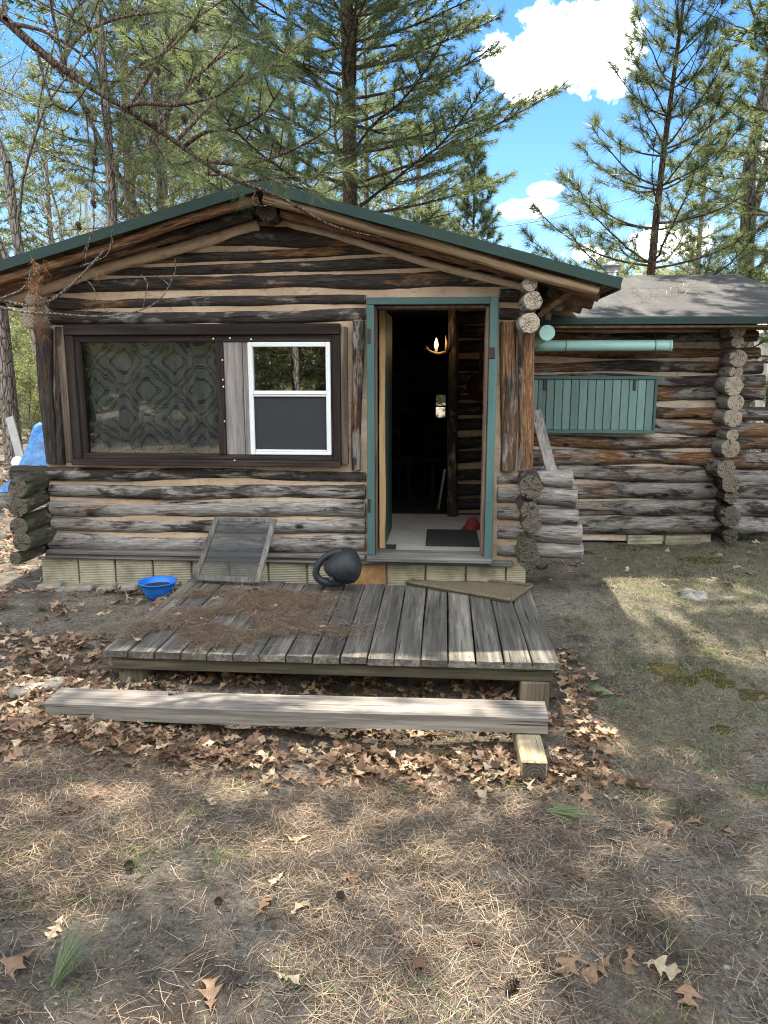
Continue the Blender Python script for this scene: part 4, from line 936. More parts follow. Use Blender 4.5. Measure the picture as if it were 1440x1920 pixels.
t_ = MB(); t_.lathe(pr, 28); v = np.concatenate(t_.v); b.add(np.stack([v[:, 0], -v[:, 2], v[:, 1]], -1) + q, np.concatenate(t_.f)); b.build('bowl', M['copper'], pan)
b = MB(); b.bar(q + [0, -.01, .11], q + [0, -.01, .30], .02, .008, 0, .002, up=(0, 1, 0)); b.build('handle', M['copper'], pan)
b = MB(); q = P(876, 732, Y=6.5); h = [q + [-.055, 0, -.03], q + [.0, 0, .035], q + [.055, 0, -.03]]; b.tube(h, .004, 6); b.tube([q + [-.055, 0, -.03], q + [.055, 0, -.03]], .004, 6); b.tube([q + [0, 0, .035], q + [0, 0, .06], q + [.015, 0, .07]], .003, 6)
tag(b.build('coat_hanger', M['galv']), 'wire coat hanger on the inner log wall beside the pan', 'hanger')
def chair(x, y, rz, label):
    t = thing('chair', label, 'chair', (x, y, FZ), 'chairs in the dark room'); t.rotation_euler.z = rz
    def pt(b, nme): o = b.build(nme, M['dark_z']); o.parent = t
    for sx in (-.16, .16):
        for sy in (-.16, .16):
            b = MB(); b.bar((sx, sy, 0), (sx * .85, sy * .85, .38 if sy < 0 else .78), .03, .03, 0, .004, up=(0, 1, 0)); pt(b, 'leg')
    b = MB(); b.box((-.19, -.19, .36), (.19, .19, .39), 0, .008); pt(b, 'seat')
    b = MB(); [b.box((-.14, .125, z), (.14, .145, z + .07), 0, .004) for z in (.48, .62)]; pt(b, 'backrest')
chair(-.50, 7.3, .4, 'dark wooden chair deep in the shaded room behind the door'); chair(-.12, 7.6, -.6, 'dark wooden chair beside the post in the shaded room')

# ------------------------------------------------------------ yard objects
b = MB(); x0 = P(18, 782, Y=11.3); x1 = P(42, 872, Y=11.1); b.bar(x1, x0, .13, .03, 0, .004, up=(0, -1, 0)); tag(b.build('pale_board', M['white_board']), 'pale grey board with drilled holes leaning against the pine trunk', 'board')
b = MB(); q = P(33, 868, Y=10.9); k = 24; th = np.arange(k) * 2 * math.pi / k
b.tube([q + [0, 0, 0], q + [0, .03, 0]], .10, 24); tag(b.build('round_lid', M['white_paint']), 'round white plastic lid standing by the pale leaning board', 'lid')
# blue tarp heap
tp_ = MB(); U, Vv = np.meshgrid(np.linspace(0, 1, 50), np.linspace(0, 1, 34))
xa = P(8, 885, Y=9.2)[0]; xb = P(100, 885, Y=9.2)[0]
hx = np.interp(U, [0, .16, .27, .41, .7, 1.0], [.0, .05, .24, .72, .9, .7]); prof_ = np.clip(np.sin(np.clip(Vv, 0, 1) * math.pi), 0, 1) ** .7
G = np.stack([xa + (xb - xa + .5) * U, 8.7 + 1.1 * Vv, gz(xa + (xb - xa + .5) * U, 8.7 + 1.1 * Vv) + .01 + hx * prof_ * (1 + .25 * (fbm(U * 5, Vv * 4, 1.5, 61) - .47)) + .05 * np.abs(np.sin(U * 17 + Vv * 9)) * prof_], -1)
tp_.grid(G); tag(tp_.build('tarp', M['tarp_blue']), 'rumpled bright blue tarp heaped on the ground beyond the cabin corner', 'tarp')
# pale camper at the edge of the yard
cv = thing('camper_trailer', 'white camper trailer with dark windows parked beyond the outbuilding', 'trailer', (5.5, 12.8, 0))
xc = P(1428, 800, Y=12.0)[0]; b = MB()
pr = [(0, .55), (0, 2.0), (.25, 2.25), (3.6, 2.25), (3.9, 1.9), (3.9, .55)]
v = [(xc + p[0], y, p[1]) for y in (12.0, 14.0) for p in pr]; n = len(pr)
b.add(v, [[i, (i + 1) % n, n + (i + 1) % n, n + i][::-1] for i in range(n)], 0, False); b.add(v, [list(range(n))[::-1], [n + i for i in range(n)]], 0, False); b.build('shell', M['white_paint'], cv)
for w0, w1 in ((.12, .62), (1.2, 2.2), (2.7, 3.4)):
    b = MB(); b.box((xc + w0, 11.985, P(1430, 812, Y=12)[2]), (xc + w1, 11.998, P(1430, 780, Y=12)[2]), 0, .004); b.build('window', M['black_plastic'], cv)
b = MB(); z_ = P(1430, 818, Y=12)[2]; b.box((xc + .02, 11.988, z_ - .02), (xc + 3.88, 11.998, z_ + .03)); b.build('stripe', M['teal_x'], cv)
for wx in (1.4, 2.2):
    b = MB(); b.tube([(xc + wx, 12.02, .30), (xc + wx, 12.22, .30)], .30, 24); b.build('wheel', M['tyre'], cv)
b = MB(); q = P(1298, 1122, Z=-.03); q[2] = float(gz(q[0], q[1]))
U = np.linspace(0, 2 * math.pi, 25); Vv = np.linspace(0, math.pi / 2, 8)
G = np.array([[q + [.105 * math.cos(u_) * math.cos(v_) * (1 + .15 * math.sin(2 * u_)), .12 * math.sin(u_) * math.cos(v_), .030 * math.sin(v_) ** .8 + .006 * math.sin(5 * u_) - .01] for u_ in U] for v_ in Vv]); b.grid(G); tag(b.build('stone', M['stone']), 'flat grey stone lying in the thin grass of the yard', 'stone')
b = MB(); q = P(70, 1268, Z=-.06); q[2] = float(gz(q[0], q[1])) + .015; b.obox(q, (.11, .085, 0), (-.04, .055, 0), (0, 0, .010), 0, .006); tag(b.build('slab', M['screen_frame']), 'flat grey slab half buried in leaves beside the deck', 'slab')
# wire in the sky
b = MB(); a, c = P(900, 428, Y=26), P(1120, 388, Y=26); b.tube([a * (1 - t) + c * t - np.array([0, 0, .35 * math.sin(t * math.pi) * .3]) for t in np.linspace(-1.2, 2.6, 30)], .012, 5); tag(b.build('overhead_wire', M['hardware']), 'thin overhead wire crossing the gap of blue sky', 'wire')

# ------------------------------------------------------------ trees
def needles(rg, pos, dr, size, n, length, width, spread=(15, 75), b=None, along=.6):
    """n thin needle blades for every tuft (pos, dr, size)"""
    pos = np.repeat(pos, n, 0); dr = np.repeat(dr, n, 0); size = np.repeat(size, n)
    T = len(pos); u = rg.normal(size=(T, 3)); u -= (u * dr).sum(1)[:, None] * dr; u /= np.linalg.norm(u, axis=1)[:, None] + 1e-9
    th = np.radians(rg.uniform(spread[0], spread[1], T)); d = dr * np.cos(th)[:, None] + u * np.sin(th)[:, None]
    L = length * size * rg.uniform(.75, 1.12, T)
    base = pos - dr * (rg.random(T) * along * length * size)[:, None]
    w = np.cross(d, rg.normal(size=(T, 3))); w /= np.linalg.norm(w, axis=1)[:, None] + 1e-9; w *= (width * size)[:, None] * .5
    tip = base + d * L[:, None] - np.array([0, 0, 1]) * (L * .06 * rg.random(T))[:, None]
    v = np.stack([base - w, base + w, tip], 1).reshape(-1, 3)
    b = b or MB(); b.add(v, np.arange(T * 3).reshape(-1, 3), 0, False); return b
def smooth_path(pts, n):
    pts = np.asarray(pts, float); t = np.concatenate([[0], np.cumsum(np.linalg.norm(np.diff(pts, axis=0), axis=1))]); tt = np.linspace(0, t[-1], n)
    o = np.stack([np.interp(tt, t, pts[:, i]) for i in range(3)], -1)
    for _ in range(3): o[1:-1] = (o[:-2] + 2 * o[1:-1] + o[2:]) / 4
    return o
def twig_branch(rg, b, start, az, elev, L, r, tufts, curve=.5, sub=7, tsize=1.0, tstep=.16, droop=0.0, bare=.2, subang=50):
    """one pine limb: curved wood tube, side shoots, tufts at and along the shoots"""
    n = 9; t = np.linspace(0, 1, n); h = np.array([math.cos(az), math.sin(az), 0])
    e = elev + curve * (t - .3) - droop * np.sin(t * 3.1); st = L / (n - 1)
    pts = [np.asarray(start, float)]
    for i in range(1, n):
        wob = rg.normal(0, .07); a2 = az + wob + .15 * math.sin(i + az * 3); h = np.array([math.cos(a2), math.sin(a2), 0])
        pts.append(pts[-1] + st * (h * math.cos(e[i]) + np.array([0, 0, math.sin(e[i])])))
    pts = np.array(pts); b.tube(pts, np.linspace(r, r * .22, n), 5, cap=False)
    def at(t_): i = min(int(t_ * (n - 1)), n - 2); f = t_ * (n - 1) - i; d = pts[i + 1] - pts[i]; return pts[i] + d * f, d / np.linalg.norm(d)
    p, d = at(.999); tufts.append((p, d, tsize * 1.1))
    m_ = max(2, int(sub * L))
    for k in range(m_):
        t_ = bare + (1 - bare) * (k + rg.random() * .8) / m_
        if t_ > .98: continue
        p, d = at(t_); sd_ = 1 if k % 2 else -1; ang = R_(rg.uniform(subang - 18, subang + 15)) * sd_
        ca, sa = math.cos(ang), math.sin(ang); dd = np.array([d[0] * ca - d[1] * sa, d[0] * sa + d[1] * ca, d[2] * .6 + rg.uniform(-.05, .30)]); dd /= np.linalg.norm(dd)
        l = (L * .36 * (1 - t_) + .13) * rg.uniform(.7, 1.25)
        q = np.array([p, p + dd * l * .5 + [0, 0, .01], p + dd * l + [0, 0, .05 * l]]); b.tube(q, [r * .34, r * .24, .003], 4, cap=False)
        ln = max(1, int(l / tstep))
        for j in range(ln):
            f = 1 - j / ln * .75; dt = dd + rg.normal(0, .25, 3) + [0, 0, .12]; dt /= np.linalg.norm(dt)
            tufts.append((p + dd * l * f + rg.normal(0, .012, 3), dt, tsize * rg.uniform(.8, 1.1)))
    for k in range(int(L * (1 - bare) / tstep / 1.6)):
        p, d = at(bare + (1 - bare) * rg.random()); dt = d + rg.normal(0, .35, 3); dt /= np.linalg.norm(dt); tufts.append((p, dt, tsize * .9))
def trunk_path(rg, H, lean=(0, 0), wob=.03, n=14):
    t = np.linspace(0, 1, n); s = rg.random() * 9
    return np.stack([lean[0] * t * H + wob * np.sin(t * 5 + s) * t * H * .3, lean[1] * t * H + wob * np.sin(t * 4 + s * 2) * t * H * .3, t * H], -1)
def pine(name, label, loc, H, r0, c0, blen, whorl=.45, per=5, nn=34, nl=.13, nw=.0042, mat='needle_red', bark='bark_pine', seed=1, elev=(0.05, .5), lean=(0, 0), sub=5, tstep=.16, curve=.45, group=None, tsize=1.0, top=.35, shape=1.0, dead=0, cat='pine tree', rtop=.12, zlod=99):
    rg = np.random.default_rng(seed); t = thing(name, label, cat, loc, group)
    tp = trunk_path(rg, H, lean); b = MB(); zz = tp[:, 2]
    b.tube(np.concatenate([tp[:1] - [0, 0, .3], tp]), np.concatenate([[r0 * 1.15], r0 * np.interp(zz / H, [0, .04, 1], [1.12, 1, rtop])]), 14, cap=False)
    tufts = []; z = c0
    def tr(z): return np.array([np.interp(z, zz, tp[:, 0]), np.interp(z, zz, tp[:, 1]), z])
    while z < H - .1:
        f = (z - c0) / (H - c0); Lb = blen * ((1 - f) ** shape * (1 - top) + top * (1 - f) ** .4) * (1 if f > .08 else .85)
        a0 = rg.random() * 6.28
        for k in range(per):
            twig_branch(rg, b, tr(z + rg.uniform(-.06, .06)), a0 + k * 6.283 / per + rg.normal(0, .18), elev[0] + (elev[1] - elev[0]) * f + rg.normal(0, .08), max(.25, Lb * rg.uniform(.75, 1.15)), .007 + .0065 * Lb * (1 - .5 * f), tufts, curve, sub, tsize, tstep, bare=.22 if f < .6 else .08)
        z += whorl * (1 - .35 * f) * rg.uniform(.8, 1.2)
    for k in range(3): tufts.append((tr(H), np.array([rg.normal(0, .2), rg.normal(0, .2), 1.]) / 1.05, tsize))
    for k in range(dead):
        z = rg.uniform(.12, .95) * c0; az = rg.random() * 6.28; L = rg.uniform(.3, 1.3); p = tr(z); d = np.array([math.cos(az), math.sin(az), rg.uniform(-.35, .15)])
        b.tube([p, p + d * L * .5 + rg.normal(0, .04, 3), p + d * L + rg.normal(0, .08, 3) - [0, 0, .1]], [.014, .009, .003], 4, cap=False)
    o = b.build('trunk', M[bark], t, local=True)
    pos = np.array([a[0] for a in tufts]); dr = np.array([a[1] for a in tufts]); sz = np.array([a[2] for a in tufts])
    lo_ = pos[:, 2] < zlod; nb = MB()
    if lo_.any(): needles(rg, pos[lo_], dr[lo_], sz[lo_], nn, nl, nw, b=nb)
    if (~lo_).any(): needles(rg, pos[~lo_], dr[~lo_], sz[~lo_], max(5, nn // 4), nl * 1.1, nw * 3.5, b=nb)
    c = nb.build('crown', M[mat], t, local=True)
    return t
def bare_tree(name, label, loc, H, r0, seed=1, lean=(0, 0), bark='bark_grey', fork=.35, spread=.6, depth=5, group=None, buds=None, cat='bare tree', dens=1.0):
    rg = np.random.default_rng(seed); t = thing(name, label, cat, loc, group); b = MB(); bt = MB(); tips = []
    def grow(p, d, L, r, dep):
        n = 5; pts = [p]
        for i in range(n):
            d = d + rg.normal(0, .10 if dep < depth else .03, 3) + np.array([0, 0, .03]); d /= np.linalg.norm(d); pts.append(pts[-1] + d * L / n)
        (b if dep >= depth - 1 else bt).tube(pts, np.linspace(r, r * .62, n + 1), 10 if dep == depth else (6 if dep == depth - 1 else 4), cap=False)
        if dep == 0: tips.append(pts[-1]); return
        kids = rg.integers(2, 4) if dep < depth else rg.integers(2, 4)
        for k in range(int(kids)):
            a = rg.normal(0, 1, 3); a -= (a @ d) * d; a /= np.linalg.norm(a); sp_ = spread * rg.uniform(.5, 1.2) * (.35 if k == 0 else 1); dd = d * math.cos(sp_) + a * math.sin(sp_); dd /= np.linalg.norm(dd)
            j = int(rg.integers(3, 6)) if k else 5
            grow(pts[j], dd, L * rg.uniform(.6, .85), r * (.62 if k == 0 else rg.uniform(.35, .52)), dep - 1)
        for k in range(int(3 * dens)):
            j = rg.integers(1, 5); a = rg.normal(0, 1, 3); a[2] = abs(a[2]) * .5; a /= np.linalg.norm(a); grow(pts[j], (a + d * .4) / np.linalg.norm(a + d * .4), L * .4, r * .28, min(dep - 1, 1))
    d0 = np.array([lean[0], lean[1], 1.]); d0 /= np.linalg.norm(d0)
    p0 = np.array([0, 0, -.2]); grow(p0, d0, H * fork, r0, depth)
    b.build('trunk', M[bark], t, local=True); bt.build('crown', M[bark], t, local=True)
    if buds:
        tips = np.array(tips); tips = np.repeat(tips, 5, 0) + rg.normal(0, .07, (len(tips) * 5, 3)); dr = rg.normal(size=tips.shape); dr /= np.linalg.norm(dr, axis=1)[:, None]
        needles(rg, tips, dr, np.ones(len(tips)), 3, .05, .02).build('leaves', M[buds], t, local=True)
    return t
def copy_thing(src, loc, rz, sc, label, group):
    r = src.copy(); COL.objects.link(r); r.location = loc; r.rotation_euler = (0, 0, rz); r.scale = (sc, sc, sc); r['label'] = label
    if group: r['group'] = group
    for ch in list(src.children):
        c = ch.copy(); COL.objects.link(c); c.parent = r
    return r
def base(px, py, Y):
    q = P(px, py, Y=Y); return (q[0], Y, float(gz(q[0], Y)) - .05)

# big white pine behind the ridge, young red pine behind the outbuilding, small pine in the gap
pine('white_pine', 'tall dense white pine rising behind the cabin ridge', base(652, 300, 11.0), 13.5, .125, 2.4, 3.2, whorl=.38, per=5, nn=32, nl=.13, nw=.0072, mat='needle_white', seed=21, sub=8, tstep=.105, zlod=6.6, elev=(.12, .7), curve=.25, shape=.7, bark='bark_branch', rtop=.2)
pine('young_pine', 'young red pine with open whorled limbs behind the grey shingle roof', base(1212, 480, 9.9), 6.3, .075, 1.2, 2.05, whorl=.42, per=6, nn=52, nl=.165, nw=.0052, mat='needle_red', seed=8, sub=4.2, tstep=.14, elev=(.02, .75), curve=.75, lean=(.035, 0), shape=.8, top=.3, bark='bark_branch')
pine('small_pine', 'small slender pine in the gap beside the white pine', base(884, 420, 15.5), 5.6, .07, .8, 1.5, whorl=.36, per=6, nn=50, nl=.15, nw=.0095, mat='needle_red', seed=33, sub=5.5, tstep=.13, elev=(.25, .85), curve=.5)
pine('small_pine', 'little bushy pine lower than its slender neighbour beyond the green roof edge', base(940, 470, 17), 3.9, .06, .6, 1.4, whorl=.34, per=6, nn=50, nl=.15, nw=.0095, mat='needle_red', seed=37, sub=5.5, tstep=.13, elev=(.25, .85), curve=.5)
pine('bushy_pine', 'yellow green bushy pine just above the right roof slope', base(800, 430, 14.2), 4.2, .07, .5, 1.7, whorl=.34, per=6, nn=44, nl=.13, nw=.0095, mat='needle_far', seed=39, sub=6, tstep=.12, elev=(.15, .8), curve=.4)
# straight trunks on the left
pine('red_pine', 'tall straight red pine trunk at the far left edge', base(27, 860, 12.2), 15, .13, 8.0, 2.6, whorl=.8, per=4, nn=20, nl=.15, nw=.006, mat='needle_red', seed=51, zlod=6, dead=26, rtop=.45, lean=(-.006, 0))
pine('red_pine', 'slim straight pine trunk rising over the left roof slope', base(207, 430, 12.6), 12, .088, 6.6, 2.4, whorl=.55, per=4, nn=30, nl=.14, nw=.009, mat='needle_red', seed=53, zlod=6, dead=22, rtop=.4)
pine('red_pine', 'thin pale pine trunk between the slim trunk and the ridge', base(305, 380, 15), 11, .075, 7.4, 2.2, whorl=.55, per=4, nn=36, nl=.14, nw=.0095, mat='needle_far', seed=57, zlod=8, dead=14, rtop=.4)
bare_tree('oak_tree', 'leaning mossy oak with crooked bare limbs beside the far left pine', base(98, 480, 11.5), 11, .10, 61, lean=(-.10, .0), fork=.42, spread=.65, depth=4, dens=1.2)
bare_tree('oak_tree', 'bare pale multi stemmed tree behind the left roof slope', base(125, 440, 15.5), 10, .13, 63, lean=(.03, .0), fork=.34, spread=.5, depth=5, bark='bark_pale')
bare_tree('oak_tree', 'two crossing bare oak stems leaning left behind the roof', base(385, 380, 13.5), 11, .11, 67, lean=(-.22, .05), fork=.4, spread=.5, depth=4, dens=1.1)
bare_tree('oak_tree', 'gnarled tree with thick trunk and bare twisted limbs at the right edge', base(1432, 500, 12.0), 9, .15, 72, lean=(-.03, .02), fork=.5, spread=.42, depth=4, buds='needle_far', dens=1.0)
pine('red_pine', 'pine overlapping the gnarled bare tree at the right edge', base(1470, 500, 10.8), 8.5, .09, 1.2, 2.0, whorl=.45, per=5, nn=44, nl=.14, nw=.0085, mat='needle_white', seed=75, sub=5.5, tstep=.13, elev=(.0, .6), curve=.3)

pine('added_shade_pine', 'unseen tall pine added beyond the right edge to shade the yard', (4.9, 8.2, -.05), 13.5, .15, 5.7, 4.0, whorl=.5, per=6, nn=12, nl=.16, nw=.03, mat='needle_white', seed=77, sub=6, tstep=.16, elev=(.0, .6), curve=.25, shape=.6, rtop=.25)  # out of view, added so its limbs shade the right of the yard
pine('added_dapple_pine', 'unseen pine added just outside the right edge, wide limbs dappling the yard', (2.80, 5.82, -.12), 13.0, .125, 5.3, 4.3, whorl=.6, per=6, nn=24, nl=.17, nw=.030, mat='needle_white', seed=79, sub=8, tstep=.13, elev=(.05, .6), curve=.25, shape=.5, rtop=.25)  # unseen blocker, placed and thickened to break up sun on yard and foreground
bare_tree('birch_tree', 'pale birch stem across the yard mirrored in the white sash window', (-2.75, -4.9, -.2), 9, .07, 97, fork=.5, spread=.4, depth=4, bark='bark_pale', dens=1.3)
# woods all round: prototypes, then copies
pa = pine('forest_pine', 'green pine in the woods behind the cabin', (-5.5, 19, 0), 11, .12, 1.5, 2.6, whorl=.55, per=5, nn=18, nl=.20, nw=.019, mat='needle_far', seed=81, sub=4.5, tstep=.19, elev=(.05, .6), group='pines in the woods behind the cabin')
pb = pine('forest_pine', 'green pine in the woods behind the cabin', (6.5, 21, 0), 9, .11, .5, 2.4, whorl=.5, per=5, nn=18, nl=.20, nw=.019, mat='needle_far', seed=83, sub=4.5, tstep=.19, elev=(.1, .7), group='pines in the woods behind the cabin')
pc = pine('forest_pine', 'green pine in the woods behind the cabin', (-11, 17, 0), 13, .14, 5, 2.6, whorl=.6, per=5, nn=18, nl=.20, nw=.019, mat='needle_red', seed=85, sub=4.5, tstep=.19, elev=(.0, .5), group='pines in the woods behind the cabin', dead=20)
ba = bare_tree('forest_tree', 'slender bare tree in the woods behind the cabin', (-3.2, 20, 0), 10, .10, 91, fork=.36, spread=.5, depth=5, group='bare trees in the woods behind the cabin', bark='bark_pale')
bb = bare_tree('forest_tree', 'slender bare tree in the woods behind the cabin', (9.5, 17, 0), 9, .09, 93, fork=.36, spread=.55, depth=5, group='bare trees in the woods behind the cabin', buds='needle_far')
for t in (pa, pb, pc, ba, bb): t.location.z = float(gz(t.location.x, t.location.y)) - .05
fr_ = np.random.default_rng(7)
def clear(x, y):
    return not (-3.6 < x < 4.6 and y < 14)
spots = []
for _ in range(4000):
    a = fr_.uniform(-.62, .52); d = 13.5 + 40 * fr_.random() ** 1.3; x, y = d * math.sin(a), d * math.cos(a)
    if not clear(x, y) or y < 12.5 or any((x - p[0]) ** 2 + (y - p[1]) ** 2 < 4.5 for p in spots): continue
    # the gap of open sky to the right of the white pine stays thinner
    px = CX + F * (x * RT[0] + y * RT[1]) / (x * FW[0] + y * FW[1])
    if 760 < px < 1440 and y < 27: continue
    if px < 760 and y < 20 and fr_.random() < .5: continue
    spots.append((x, y, px))
    if len(spots) > 84: break
for i, (x, y, px) in enumerate(spots):
    open_ = 820 < px < 1460
    k = fr_.random(); src = (pa if k < .16 else pb if k < .36 else pc if k < .50 else ba if k < .78 else bb)
    if open_: src = pb if k < .6 else bb
    sc = fr_.uniform(.8, 1.15) * (.62 if open_ else 1)
    pn = src in (pa, pb, pc)
    copy_thing(src, (x, y, float(gz(x, y)) - .05), fr_.random() * 6.28, sc, src['label'], src['group'])
# trees across the yard, which the window panes mirror
for i in range(48):
    x, y = -11 + 22 * (i % 16) / 15 + fr_.uniform(-.6, .6), -6.5 - 3.5 * (i // 16) + fr_.uniform(-1.2, 1.2)
    k = fr_.random(); src = pb if k < .5 else pa if k < .68 else ba if k < .86 else bb
    pn = src in (pa, pb)
    copy_thing(src, (x, y, float(gz(x, y)) - .05), fr_.random() * 6.28, fr_.uniform(.9, 1.2), ('pine across the yard mirrored in the window panes' if pn else 'bare tree across the yard mirrored in the window panes'), ('pines mirrored in the window panes' if pn else 'bare trees mirrored in the window panes'))
# understorey shrubs behind the left corner and beyond the outbuilding
sh0 = bare_tree('shrub', 'leafing understorey shrub at the edge of the woods', base(40, 800, 17), 2.6, .03, 101, fork=.3, spread=.7, depth=4, group='understorey shrubs at the wood edge', buds='needle_far', cat='shrub', dens=1.5)
for (px, Y, s) in ((5, 15, 1), (60, 15.5, .9), (25, 19, 1.2), (75, 20, 1.3), (-40, 16, 1), (1430, 15, 1.0), (1400, 17, 1.3), (1450, 14, 1.2), (1330, 18, 1.2), (1250, 19, 1.2), (1130, 20, 1.3), (990, 21, 1.3), (50, 24, 1.6), (20, 27, 1.6)):
    q = base(px, 800, Y); copy_thing(sh0, q, fr_.random() * 6.28, s, sh0['label'], sh0['group'])
# far woods as one mass
rg = np.random.default_rng(111); n = 90000; ang = rg.uniform(-1.1, 1.1, n); d = rg.uniform(46, 75, n); hx_, hy_ = d * np.sin(ang), d * np.cos(ang)
hmax = 3.5 + 6 * fbm(hx_, hy_, .12, 6); z = gz(hx_, hy_) + hmax * rg.random(n) ** .8
pos = np.stack([hx_, hy_, z], -1); dr = rg.normal(size=(n, 3)); dr /= np.linalg.norm(dr, axis=1)[:, None]
b = needles(rg, pos, dr, rg.uniform(.6, 1.4, n), 1, .55, .30)
n = 26000; hx_ = rg.uniform(-40, 40, n); hy_ = rg.uniform(-30, -22, n); pos = np.stack([hx_, hy_, gz(hx_, hy_) + (2.5 + 6 * fbm(hx_, hy_, .15, 6)) * rg.random(n)], -1); dr = rg.normal(size=(n, 3)); dr /= np.linalg.norm(dr, axis=1)[:, None]
needles(rg, pos, dr, rg.uniform(.6, 1.3, n), 1, .5, .30, b=b)
tag(b.build('distant_woods', M['needle_far']), kind='stuff')

# overhanging limb of the red pine that stands just outside the frame
rg = np.random.default_rng(131)
loc = (-4.05, 5.0, float(gz(-4.05, 5.0)) - .05)
hp = thing('overhanging_pine', 'red pine whose long limb with needle tufts reaches down across the cabin gable', 'pine tree', loc)
LO = np.array(loc); b = MB(); tufts = []
tp = np.array([[0, 0, -.2], [-.02, .02, 1.5], [.03, 0, 3.2], [.05, .05, 5.5], [.1, .1, 8], [.1, .1, 11], [.1, .1, 13]]); b.tube(smooth_path(tp, 20), np.linspace(.15, .04, 20), 12, cap=False)
def px_path(lst): return np.array([P(x, y, Y=Y) for x, y, Y in lst]) - LO
def limb(lst, r0, r1, n=20): 
    p = smooth_path(px_path(lst), n); b.tube(p, np.linspace(r0, r1, n), 7, cap=False); return p
main = limb([(-330, -160, 5.0), (-120, -60, 4.7), (0, 25, 4.45), (60, 85, 4.4), (130, 140, 4.4), (200, 180, 4.4), (245, 207, 4.42), (300, 245, 4.45), (345, 275, 4.47), (400, 320, 4.5), (450, 345, 4.52), (500, 357, 4.55), (560, 384, 4.6), (600, 420, 4.62), (660, 436, 4.65), (715, 445, 4.66)], .040, .004, 50)
subs = [([(25, 45, 4.42), (80, 55, 4.3), (130, 85, 4.2), (160, 105, 4.15), (210, 178, 4.1)], .013), ([(235, 200, 4.42), (270, 192, 4.3), (330, 200, 4.2), (415, 180, 4.1), (455, 140, 4.0)], .013),
        ([(345, 275, 4.47), (380, 246, 4.4), (450, 240, 4.3), (500, 210, 4.2), (530, 160, 4.1)], .012), ([(375, 300, 4.5), (460, 312, 4.4), (540, 286, 4.3), (600, 255, 4.2), (650, 215, 4.1)], .011),
        ([(110, 125, 4.4), (150, 60, 4.5), (230, 30, 4.6), (330, 20, 4.7)], .014), ([(190, 175, 4.4), (260, 120, 4.5), (310, 100, 4.6), (370, 40, 4.65)], .013), ([(290, 240, 4.45), (360, 150, 4.6), (420, 100, 4.7), (500, 55, 4.8)], .013),
        ([(330, 265, 4.47), (430, 160, 4.65), (520, 120, 4.8), (585, 60, 4.9)], .012), ([(70, 95, 4.4), (78, 130, 4.3), (100, 200, 4.2), (150, 215, 4.2)], .009), ([(140, 147, 4.4), (175, 235, 4.3), (180, 280, 4.25), (175, 305, 4.25)], .007),
        ([(440, 342, 4.52), (560, 330, 4.4), (590, 340, 4.3), (620, 300, 4.3)], .008), ([(225, 200, 4.4), (240, 240, 4.3), (290, 260, 4.25), (310, 300, 4.2), (340, 318, 4.2)], .006), ([(380, 305, 4.5), (385, 330, 4.4), (440, 325, 4.35), (470, 300, 4.3)], .006),
        ([(10, 35, 4.4), (5, -40, 4.6), (60, -90, 4.8)], .014), ([(120, 135, 4.4), (130, 20, 4.7), (250, -60, 4.9)], .014), ([(240, 205, 4.42), (330, 60, 4.7), (430, -10, 4.9), (560, -60, 5.0)], .014)]
def tuft(p, d, s=1.0): tufts.append((p, d / np.linalg.norm(d), s))
for lst, r in subs:
    p = limb(lst, r, .004, 18)
    for k in range(5, 18):
        d = p[min(k + 1, 17)] - p[k - 1]; d = d / np.linalg.norm(d)
        if k > 13: tuft(p[k], d + rg.normal(0, .12, 3))
        if k % 3 == 0:
            a = rg.normal(0, 1, 3); a -= (a @ d) * d; a /= np.linalg.norm(a); dd = d * .65 + a * .75; dd[2] += .12; L = rg.uniform(.08, .26)
            q = np.array([p[k], p[k] + dd * L * .5 - [0, 0, .012], p[k] + dd * L]); b.tube(q, [.005, .004, .003], 5, cap=False)
            for f in (1.0, .7): tuft(q[0] * (1 - f) + q[2] * f, dd + rg.normal(0, .15, 3) + [0, 0, .1], rg.uniform(.85, 1.1))
# unseen high crown, limbs lengthened over the yard to add dappled shade
for k in range(52):
    z = 3.6 + 9.2 * k / 52; az = k * 2.4; L = 4.0 * (1 - (z - 3.6) / 12.5)
    if k % 3 == 0 and z > 5: az = .5 * math.sin(k * 1.7) ; L = 4.9 - .18 * (z - 5)
    if z < 5.2 and math.cos(az) > .2 and abs(math.sin(az)) < .8: continue
    twig_branch(rg, b, np.array([np.interp(z, tp[:, 2], tp[:, 0]), np.interp(z, tp[:, 2], tp[:, 1]), z]), az, .22, L, .02, tufts, .3, 7, 1.0, .14)
b.build('trunk', M['bark_branch'], hp, local=True)
near = [t for t in tufts if (t[0] + LO)[2] < 3.9]; far_ = [t for t in tufts if (t[0] + LO)[2] >= 3.9]
A = lambda L, i: np.array([t[i] for t in L])
nb = needles(rg, A(near, 0), A(near, 1), A(near, 2), 44, .135, .0019, (14, 72), along=.45)
needles(rg, A(far_, 0), A(far_, 1), A(far_, 2), 14, .16, .02, b=nb)
nb.build('crown', M['needle_red'], hp, local=True)
